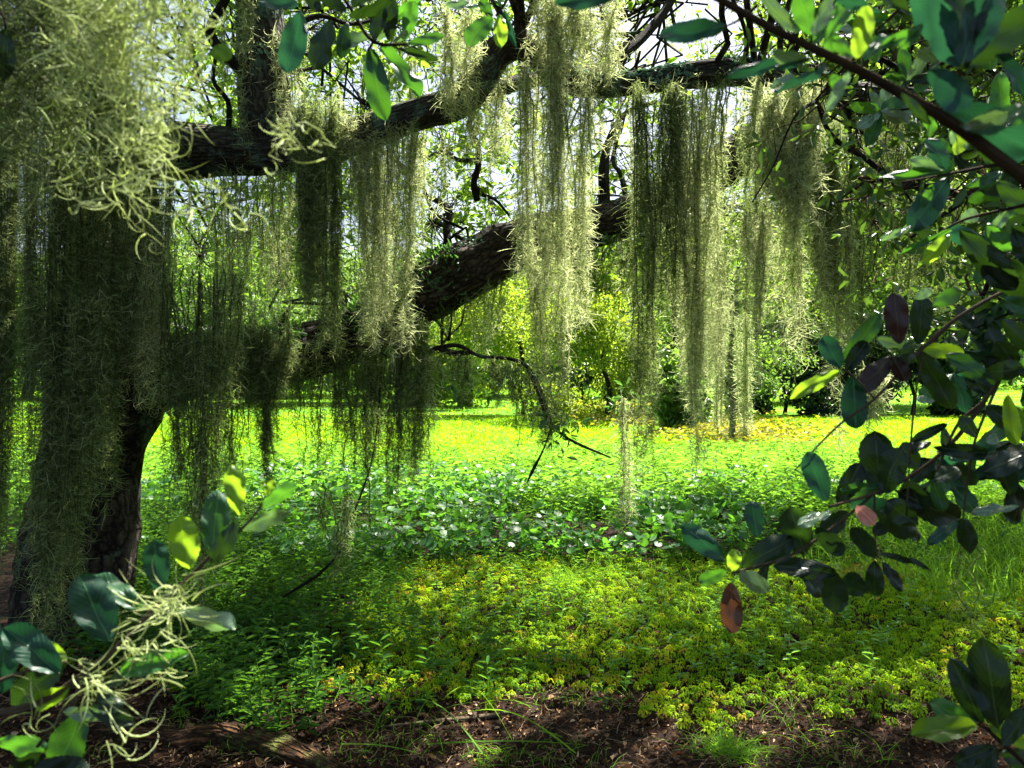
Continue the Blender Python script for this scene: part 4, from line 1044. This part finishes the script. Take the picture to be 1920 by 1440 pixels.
GT = 'trees beyond the meadow'
for (px, Yd, ptop, wpx, mat, n, nm, lab, low) in [
    (870, 33, 530, 130, 'crown_yellow', 6000, 'young_tree', 'small yellow green tree left of the meadow gap, seen under the lower limb', 0.02),
    (1135, 24, 500, 150, 'crown_yellow', 9000, 'broadleaf_tree', 'bushy yellow green tree seen under the arching lower limb, over the meadow', 0.0),
    (700, 36, 480, 190, 'crown_far', 9000, 'broadleaf_tree', 'broad leafy tree behind the moss under the limb shoulder, foliage down to eye level', 0.24),
    (980, 27, 490, 170, 'crown_yellow', 9000, 'broadleaf_tree', 'broad sunlit tree right behind the drooping branch, foliage down to eye level', 0.22),
    (1290, 25, 470, 170, 'crown_far', 9000, 'broadleaf_tree', 'broad leafy tree behind the longest moss curtain, foliage down to eye level', 0.15),
    (470, 35, 470, 190, 'crown_far', 8000, 'broadleaf_tree', 'broad leafy tree behind the dark cone of moss, foliage down to eye level', 0.24),
    (820, 44, 500, 150, 'crown_far', 6000, 'broadleaf_tree', 'far pale green tree behind the small yellow green tree', 0.1),
    (990, 48, 480, 160, 'crown_yellow', 7000, 'broadleaf_tree', 'far sunlit tree closing the meadow at the centre', 0.15),
    (640, 46, 440, 160, 'crown_far', 6000, 'broadleaf_tree', 'far green tree behind the moss under the limb shoulder', 0.1),
    (450, 44, 420, 160, 'crown_far', 6000, 'broadleaf_tree', 'far tree left of centre, mostly behind moss', 0.1),
    (250, 42, 420, 170, 'crown_far', 6000, 'broadleaf_tree', 'far tree behind the fork of the trunk', 0.1),
    (50, 42, 420, 170, 'crown_far', 6000, 'broadleaf_tree', 'far tree at the left edge behind the trunk', 0.1),
    (1180, 46, 430, 170, 'crown_far', 9000, 'broadleaf_tree', 'tall far tree right of the meadow gap', 0.05),
    (1350, 40, 380, 190, 'crown_far', 9000, 'broadleaf_tree', 'tall tree behind the thick pale moss curtain', 0.1),
    (1540, 36, 330, 200, 'crown', 10000, 'broadleaf_tree', 'tall shaded tree rising behind the dark shrubs', 0.15),
    (1760, 34, 280, 230, 'crown', 11000, 'broadleaf_tree', 'tall shaded tree behind the right-hand leaves', 0.15),
    (1950, 32, 250, 230, 'crown', 9000, 'broadleaf_tree', 'tall tree at the right edge', 0.15),
]:
    bg_tree(nm, X(px, Yd), Yd, hh(ptop, Yd), wpx * Yd / F * 1.1, wpx * Yd / F * 0.6, mat, int(n * 2.2), lab, low=low, Lf=0.11 if Yd < 28 else 0.15 if Yd < 38 else 0.20, group=GT, trunk=0.08 if Yd < 28 else 0.25, cl=170)
n = 60000
px = R.uniform(-250, 2200, n); Y = R.uniform(58, 76, n)
topz = 10.5 + 3.5 * np.array([noise.noise(Vector((a * 0.006, b * 0.15, 0))) for a, b in zip(px, Y)]) + np.clip((px - 1100) / 300, 0, 4)
zz = R.random(n) ** 0.9 * topz
pos = np.stack([(px - CX) / F * Y, Y, zz], 1)
k = np.array([noise.noise(Vector(a * 0.45)) for a in pos]) > -0.12
pos = pos[k]; l = 0.35 + 0.3 * R.random(len(pos))
V, q, r = join([leafs(pos, R.normal(size=pos.shape), R.normal(size=pos.shape) + np.array([0, 0, 1.0]), l, l * 0.6)])
tag(obj('distant_wood', mesh_np('distant_wood', V, q, M['crown_far'], r)), 'far wood closing the view beyond the meadow', 'wood', kind='stuff')
GS = 'dark shrubs along the far edge of the lawn'
for (px, Yd, ptop, wpx, n, lab) in [
    (1470, 27, 610, 80, 8000, 'dark shrub left in the row, beside the pale slim trunk'),
    (1590, 27, 580, 95, 9000, 'tallest dark shrub, behind the yellow green oak leaf'),
    (1710, 27, 600, 95, 8000, 'dark shrub right in the row, behind the hanging leaves'),
    (1840, 27, 600, 95, 8000, 'dark shrub at the right end of the row'),
    (1175, 34, 680, 42, 2500, 'low dark shrub under the yellow green tree at the meadow edge'),
    (1090, 38, 672, 55, 2500, 'low dark bush at the far end of the meadow'),
    (905, 50, 678, 16, 900, 'tiny dark conical bush at the end of the meadow gap'),
    (1000, 46, 668, 60, 3000, 'sunny green bush left of the low dark bush at the end of the meadow'),
    (830, 45, 660, 60, 3000, 'sunny green bush behind the first strand on the drooping branch'),
    (720, 44, 655, 70, 3000, 'green bush behind the moss under the shoulder of the lower limb'),
    (600, 42, 650, 80, 3000, 'green bush behind the stringy dark moss, far across the meadow'),
    (480, 42, 650, 80, 3000, 'green bush behind the dark cone of moss, far across the meadow'),
    (350, 42, 650, 80, 3000, 'green bush behind the big olive moss beard, far across the meadow'),
    (1275, 20, 640, 60, 3500, 'grey green shrub behind the tips of the longest moss curtain'),
]:
    bg_tree('shrub', X(px, Yd), Yd, hh(ptop, Yd), wpx * Yd / F, wpx * Yd / F * 0.7, 'crown_far' if px in (1275, 830, 1000, 720, 600, 480, 350) else 'crown_dark', n, lab, cat='shrub', low=0.0, Lf=0.17, group=GS, trunk=0.06, cl=60)
# slim pale trunk with moss at right
xp = X(1372, 17)
pt = empty('slim_tree', (xp, 17, 0), 'slim pale-trunked tree standing at the edge of the shaded lawn', 'tree')
me, c_, r_ = limb_mesh('trunk', [(0, 0, -0.1), (0.02, 0, 0.8), (-0.03, 0, 1.7), (0.05, 0, 2.6), (0.2, 0.1, 4.2)], [0.075, 0.06, 0.055, 0.05, 0.03], M['bark_far'], sides=14, step=0.1)
obj('trunk', me, pt, (xp, 17, 0))
V, q, r = join([sprays(R.normal(size=(90, 3)) * np.array([0.9, 0.8, 0.8]) + np.array([0.1, 0, 3.8]), 14, 0.09, 0.4, 0.15)])
obj('crown', mesh_np('crown', V, q, M['crown'], r), pt, (xp, 17, 0))
for dx, y0, y1, lab in [(-30, 560, 760, 'grey moss hanging left of the slim pale trunk'), (22, 590, 790, 'grey moss hanging right of the slim pale trunk'), (-70, 540, 720, 'grey moss on the slim tree, farthest from its trunk')]:
    Yd = 16.8
    me = moss_mesh('spanish_moss', 'moss', 0.4, (y1 - y0) * Yd / F, dens=0.5, fib=0.14, fw=0.009, tress_gap=0.05)
    tag(obj('spanish_moss', me, None, P(1372 + dx, y0, Yd)), lab, 'spanish moss', 'moss on the slim tree')


# ------------------------------------------------------------------ ground cover
def scatter(n, y0, y1, pxa=-80, pxb=2000, bias=1.0):
    """random ground points inside the seen wedge"""
    t = R.random(n) ** bias
    y = np.sqrt(y0 ** 2 + t * (y1 ** 2 - y0 ** 2))
    px = R.uniform(pxa, pxb, n)
    x = (px - CX) / F * y
    return x, y, px


def nz2(x, y, s, o=0.0):
    return np.array([noise.noise(Vector((a * s, b * s, o))) for a, b in zip(x, y)])


def stuff(name, parts, mat, lab, cat):
    V, q, r = join(parts)
    o = obj(name, mesh_np(name, V, q, M[mat], r, smooth=False))
    tag(o, lab, cat, kind='stuff')
    return o


def grass_np(x, y, h, wd, lean=0.35):
    n = len(x)
    b = np.stack([x, y, gz(x, y)], 1)
    d = R.normal(size=(n, 3)) * lean; d[:, 2] = 1; d = unit(d)
    side = R.normal(size=(n, 3)) * np.array([1, 1, 0]) * lean
    t = np.linspace(0, 1, 4)[None, :, None]
    pth = b[:, None] + d[:, None] * h[:, None, None] * t + side[:, None] * (h[:, None, None] * t ** 2) - np.array([0, 0, 1]) * (lean * 0.5 * h[:, None, None] * t ** 3)
    return ribbons(pth, wd)


def herb_np(x, y, h, nl, L, W, lean=0.12):
    """upright stems with pairs of lance leaves; returns [leaves, stems]"""
    n = len(x)
    b = np.stack([x, y, gz(x, y)], 1)
    top = b + np.stack([R.normal(size=n) * lean * h, R.normal(size=n) * lean * h, h], 1)
    t = np.linspace(0, 1, 4)[None, :, None]
    pth = b[:, None] * (1 - t) + top[:, None] * t
    st = ribbons(pth, np.full(n, 0.004))
    tt = np.tile(np.linspace(0.25, 1, nl), n)
    idx = np.repeat(np.arange(n), nl)
    pos = b[idx] * (1 - tt[:, None]) + top[idx] * tt[:, None]
    az = R.uniform(0, 6.28, n)[idx] + np.tile(np.arange(nl) * 2.2, n) + R.normal(size=n * nl) * 0.3
    el = 0.25 + 0.5 * R.random(n * nl)
    d = np.stack([np.cos(az) * np.cos(el), np.sin(az) * np.cos(el), np.sin(el)], 1)
    nn = np.stack([-np.cos(az) * 0.3, -np.sin(az) * 0.3, np.ones(n * nl)], 1)
    l = L * (0.6 + 0.6 * R.random(n * nl))
    return [leafs(pos, d, nn, l, l * W, 0.2, 0.35), st]


# leaf litter on the bare soil
x, y, px = scatter(42000, 2.7, 4.9, -150, 2050)
h_ = np.where(R.random(len(x)) < 0.85, 0.008, 0.03) * R.random(len(x))
pos = np.stack([x, y, gz(x, y) + 0.004 + h_], 1)
d = R.normal(size=pos.shape) * np.array([1, 1, 0.25]); nn = R.normal(size=pos.shape) * 0.9 + np.array([0, 0, 1])
l = 0.010 + 0.022 * R.random(len(x)) ** 2
big = R.random(len(x)) < 0.022; l[big] = 0.045 + 0.02 * R.random(big.sum())
stuff('leaf_litter', [leafs(pos, d, nn, l, l * (0.35 + 0.3 * R.random(len(x))), 0.3, 0.2)], 'litter', 'reddish brown leaf litter and bark flakes on the bare soil', 'leaf litter')
x, y, px = scatter(1500, 2.7, 4.8, -150, 2050)
p0 = np.stack([x, y, gz(x, y) + 0.012], 1); az = R.uniform(0, 6.28, len(x)); ln = 0.05 + 0.15 * R.random(len(x)) ** 2
p1 = p0 + np.stack([np.cos(az) * ln, np.sin(az) * ln, R.random(len(x)) * 0.03], 1)
stuff('dry_twigs', [twigs_np(p0, p1, 0.07, np.full(len(x), 0.0017), 6)], 'straw', 'pale dry straws and twigs lying across the soil', 'dry twigs')

# yellow green fern mat
sp = 0.050
gxx, gyy = np.meshgrid(np.arange(-2.6, 5.2, sp), np.arange(3.5, 6.9, sp))
x = (gxx + (np.arange(gxx.shape[0]) % 2)[:, None] * sp / 2 + R.normal(size=gxx.shape) * 0.012).ravel()
y = (gyy + R.normal(size=gyy.shape) * 0.009).ravel()
px = CX + x / y * F
edge = 3.52 + 0.10 * np.sin(x * 2.1) + 0.12 * np.sin(x * 5.3) + np.where(px < 900, 0.2, 0) + np.where((px > 930) & (px < 1200), 0.30, 0)
nzv = nz2(x, y, 2.2)
k = (y > edge + 0.25 * nzv + 0.12 * R.normal(size=len(x)) ** 2) & ((px > 640 + 120 * nzv) | (R.random(len(x)) < 0.35)) & (y < 6.5 + 0.3 * nzv) & (R.random(len(x)) < 0.93)
x, y = x[k], y[k]; n = len(x)
nl = 38
cr = 0.018 + 0.010 * R.random(n); hz = 0.02 + 0.016 * R.random(n) + 0.02 * nz2(x, y, 3)
c = np.stack([x, y, gz(x, y) + np.maximum(hz, 0.005)], 1)
az = R.uniform(0, 6.28, (n, nl)); el = R.uniform(0.15, 1.4, (n, nl))
dm = np.stack([np.cos(az) * np.cos(el), np.sin(az) * np.cos(el), np.sin(el)], -1).reshape(-1, 3)
crr = np.repeat(cr, nl)[:, None]
pos = np.repeat(c, nl, 0) + dm * crr
d = np.stack([np.cos(az) * np.sin(el), np.sin(az) * np.sin(el), -np.cos(el)], -1).reshape(-1, 3) + R.normal(size=dm.shape) * 0.25
Lq = leafs(pos, d, dm + R.normal(size=dm.shape) * 0.2, crr[:, 0] * (0.4 + 0.4 * R.random(n * nl)), 0.0075, 0.15, 0.1)
V, q, _, _ = Lq
fr = np.clip(0.45 + 0.28 * R.normal(size=n) + 0.55 * nz2(x, y, 0.9, 5), 0, 1)
me = mesh_np('fern_mat', V, q, M['mat_fern'], np.repeat(fr, nl * 6), smooth=False)
tag(obj('fern_mat', me), 'low yellow green mat of tiny fern rosettes at lower right', 'ground cover', kind='stuff')
FX, FY = x, y

# weeds at lower left
x, y, px = scatter(4200, 3.35, 7.4, 150, 1150)
nzv = nz2(x, y, 1.4, 2)
k = (R.random(len(x)) < np.clip((820 - px) / 350, 0.06, 1)) & (y > 3.5 + 0.3 * nzv + np.where(px < 330, 0.5, 0))
x, y = x[k], y[k]
stuff('weeds', herb_np(x, y, 0.06 + 0.24 * R.random(len(x)), 12, 0.06, 0.26, 0.3), 'weed', 'dark green weeds with narrow leaves at lower left', 'weeds')
x, y, px = scatter(1300, 4.0, 6.6, 700, 2050)
stuff('scattered_weeds', herb_np(x[:300], y[:300], 0.04 + 0.12 * R.random(300), 9, 0.05, 0.28), 'herb', 'thin pale weeds sprouting through the fern mat', 'weeds')

# pennywort
x, y, px = scatter(9000, 6.0, 10.5, 250, 1650)
nzv = nz2(x, y, 0.9, 4)
k = (y > 6.3 + 0.4 * nzv + np.where(px > 1500, 2, 0)) & (R.random(len(x)) < np.where(px > 1400, 0.25, np.where(px < 480, 0.25, 1)) * np.clip(0.75 + 1.3 * nz2(x, y, 0.7, 8), 0.12, 1))
x, y = x[k], y[k]; n = len(x)
h = (0.10 + 0.16 * R.random(n)) * (1 + 0.4 * nz2(x, y, 1.5)) + np.clip((y - 6.5) * 0.03, 0, 0.08)
rr = 0.019 + 0.034 * R.random(n) ** 1.4
c = np.stack([x, y, gz(x, y) + h], 1)
nn = unit(R.normal(size=(n, 3)) * 0.6 + np.array([0, -0.12, 1])); u = unit(np.cross(nn, R.normal(size=(n, 3)))); v = np.cross(nn, u)
a = np.linspace(0.25, 2 * math.pi - 0.25, 11)
rim = c[:, None] + (u[:, None] * np.cos(a)[None, :, None] + v[:, None] * np.sin(a)[None, :, None]) * rr[:, None, None] * (1 + 0.06 * np.sin(5 * a))[None, :, None] + nn[:, None] * rr[:, None, None] * 0.22
V = np.concatenate([c[:, None], rim], 1).reshape(-1, 3)
b = (np.arange(n) * 12)[:, None, None]; kk = np.arange(1, 11)[None, :, None]
q3 = np.concatenate([b + 0 * kk, b + kk, b + kk + 1], -1).reshape(-1, 3)
me = mesh_np('pennywort', V, q3, M['penny'], np.repeat(R.random(n), 12))
tag(obj('pennywort', me), 'bed of round glossy pennywort leaves on stalks across the middle', 'ground cover', kind='stuff')
b0_ = np.stack([x + R.normal(size=n) * 0.03, y + R.normal(size=n) * 0.03, gz(x, y)], 1)
stuff('pennywort_stalks', [twigs_np(b0_, c, 0.05, np.full(n, 0.0018), 4)], 'weed', 'thin green stalks under the pennywort leaves', 'ground cover')
x, y, px = scatter(7000, 6.4, 12.5, -80, 2000)
k = R.random(len(x)) < np.where((y > 6.6) & (y < 9.5) & (px > 350) & (px < 1400), 0.35, 1.0)
x, y = x[k], y[k]
stuff('undergrowth', herb_np(x, y, 0.05 + 0.2 * R.random(len(x)), 8, 0.07, 0.3), 'weed', 'leafy green undergrowth between the pennywort', 'undergrowth')
# tall herbs
x, y, px = scatter(6000, 8.3, 13.5, -80, 1900)
k = R.random(len(x)) < np.where((px > 1000) & (px < 1560), 1.0, 0.22)
x, y = x[k], y[k]
stuff('tall_herbs', herb_np(x, y, 0.16 + 0.26 * R.random(len(x)), 10, 0.13, 0.2, 0.2), 'herb', 'tall lance-leaved herbs with pale sunlit tips at the meadow edge', 'herbs')
# meadow grass
x, y, px = scatter(70000, 9.5, 26, -100, 2020)
k = R.random(len(x)) < np.clip((y - 9) / 3, 0.15, 1)
x, y = x[k], y[k]
g1 = grass_np(x, y, 0.05 + 0.14 * R.random(len(x)) * np.clip(1.3 - y / 22, 0.3, 1), 0.012 + 0.012 * R.random(len(x)))
x, y, px = scatter(45000, 26, 75, -100, 2020)
g2 = grass_np(x, y, 0.04 + 0.06 * R.random(len(x)), 0.04 + 0.03 * R.random(len(x)))
xh, yh, ph = scatter(5000, 12, 24, -80, 2000)
g4 = grass_np(xh, yh, 0.15 + 0.2 * R.random(len(xh)), np.full(len(xh), 0.014), 0.45)
stuff('meadow_grass', [g1, g2, g4], 'grass', 'brilliant yellow green meadow grass in full sun', 'grass')
# long grass right and tufts
x, y, px = scatter(9000, 5.0, 9.5, 1480, 2050)
k = R.random(len(x)) < np.clip((px - 1480) / 350, 0, 1) * np.clip((y - 4.9) / 1.3, 0, 1)
x, y = x[k], y[k]
x2, y2, px2 = scatter(420, 4.4, 6.6, 1000, 1500)
g3 = grass_np(x2, y2, 0.1 + 0.12 * R.random(len(x2)), np.full(len(x2), 0.005))
stuff('long_grass', [grass_np(x, y, 0.14 + 0.2 * R.random(len(x)), 0.006 + 0.004 * R.random(len(x)), 0.28), g3], 'grass_near', 'upright long grass at the right beyond the fern mat', 'grass')
x, y, px = scatter(5200, 2.9, 5.0, 150, 1950)
k = nz2(x, y, 1.9, 9) > 0.04; x, y = x[k], y[k]
stuff('sprouting_grass', [grass_np(x, y, 0.04 + 0.09 * R.random(len(x)), np.full(len(x), 0.003), 0.6)], 'grass_near', 'thin blades of grass sprouting from the litter', 'grass')
# orange patches on the lawn
pp = []
for (pxa, pxb, pya, pyb, n) in [(a_, b_, c_1, d_, int(n_ * 0.5)) for a_, b_, c_1, d_, n_ in [(1040, 1300, 765, 782, 1500), (1060, 1420, 778, 806, 2600), (1230, 1560, 800, 842, 3600), (1820, 1960, 935, 985, 2500), (1400, 1560, 835, 850, 800), (1560, 1700, 1060, 1120, 1500)]]:
    px = R.normal((pxa + pxb) / 2, (pxb - pxa) / 4.2, n); py = np.clip(R.normal((pya + pyb) / 2, (pyb - pya) / 4, n), 745, 1150)
    y = H * F / (py - CY); x = (px - CX) / F * y
    sc_ = np.clip(y / 20, 0.3, 1.4)
    pos = np.stack([x, y, gz(x, y) + 0.06 + 0.2 * R.random(n) * sc_ * (y > 12)], 1)
    pp.append(leafs(pos, R.normal(size=pos.shape) * np.array([1, 1, 0.2]), R.normal(size=pos.shape) * 0.5 + np.array([0, 0, 1]), 0.13 * sc_, 0.10 * sc_))
stuff('floating_fern', pp, 'mat_orange', 'orange and yellow patches of fern on the far green', 'ground cover')

# grass tufts and the fallen log in front
def tuft_obj(px, py, n, h, lab):
    Yd = gY(py); c = P(px, py, Yd)
    x = R.normal(c[0], 0.07, n); y = R.normal(c[1], 0.05, n)
    V, q, r = join([grass_np(x, y, h * (0.5 + R.random(n)), np.full(n, 0.003), 0.7)])
    tag(obj('grass_tuft', mesh_np('grass_tuft', V - c, q, M['grass_near'], r, smooth=False), None, c), lab, 'grass tuft', 'grass tufts on the soil')
tuft_obj(1370, 1400, 420, 0.085, 'spiky green grass tuft in the middle of the brown soil at lower right')
tuft_obj(930, 1425, 120, 0.05, 'small feathery green tuft at the bottom edge near the middle')
tuft_obj(1060, 1100, 160, 0.17, 'upright tuft of darker grass standing in the fern mat')
# long arching blades
for rows, lab in [([(760, 1335, 0.02), (800, 1345, 0.09), (850, 1385, 0.02)], None)]:
    pass
bl = []
for (xa, ya, xb, yb, hgt) in [(905, 1425, 760, 1340, 0.10), (960, 1400, 830, 1345, 0.16), (760, 1420, 830, 1340, 0.12), (640, 1400, 790, 1425, 0.02), (800, 1405, 1100, 1408, 0.01), (830, 1420, 940, 1335, 0.08), (1080, 1425, 860, 1365, 0.1), (600, 1440, 900, 1420, 0.015), (700, 1380, 760, 1345, 0.08), (1010, 1380, 1075, 1405, 0.01)]:
    A0, B0 = P(xa, ya, gY(ya)), P(xb, yb, gY(yb)); t = np.linspace(0, 1, 9)[:, None]
    pth = A0 * (1 - t) + B0 * t; pth[:, 2] = 0.02 + gz(pth[:, 0], pth[:, 1]) + hgt * np.sin(np.pi * t[:, 0] * 0.9)
    bl.append(pth)
V, q, r = join([ribbons(np.array(bl), np.full(len(bl), 0.007))])
c0 = P(850, 1400, gY(1400)); tag(obj('trailing_grass', mesh_np('trailing_grass', V - c0, q, M['grass_near'], r), None, c0), 'arching bright green grass runner trailing over the litter at bottom centre', 'grass runner')
lg = [P(150, 1420, 3.5), P(300, 1400, 3.35), P(420, 1395, 3.4), P(520, 1420, 3.3), P(640, 1450, 3.1)]
for p_ in lg: p_[2] = -0.02
me, c_, r_ = limb_mesh('fallen_log', lg, [0.06, 0.085, 0.09, 0.075, 0.045], bark_mat('rotten_wood', (0.012, 0.007, 0.004), (0.11, 0.055, 0.022), (0.08, 0.09, 0.02), 0.42), sides=32, rough=0.5, knob=0.45)
shift(me, lg[2]); tag(obj('fallen_log', me, None, lg[2]), 'half buried rotting brown log at the bottom left of the litter', 'log')
me, _, _ = limb_mesh('dead_branch', [P(960, 1335, gY(1345)), P(900, 1345, gY(1352)), P(820, 1352, gY(1360)), P(720, 1362, gY(1372))], [0.006, 0.013, 0.01, 0.004], M['twig_pale'], sides=8)
l0 = P(900, 1350, gY(1355)); shift(me, l0); tag(obj('dead_branch', me, None, l0), 'pale dead stick lying on the soil behind the grass runner', 'stick')
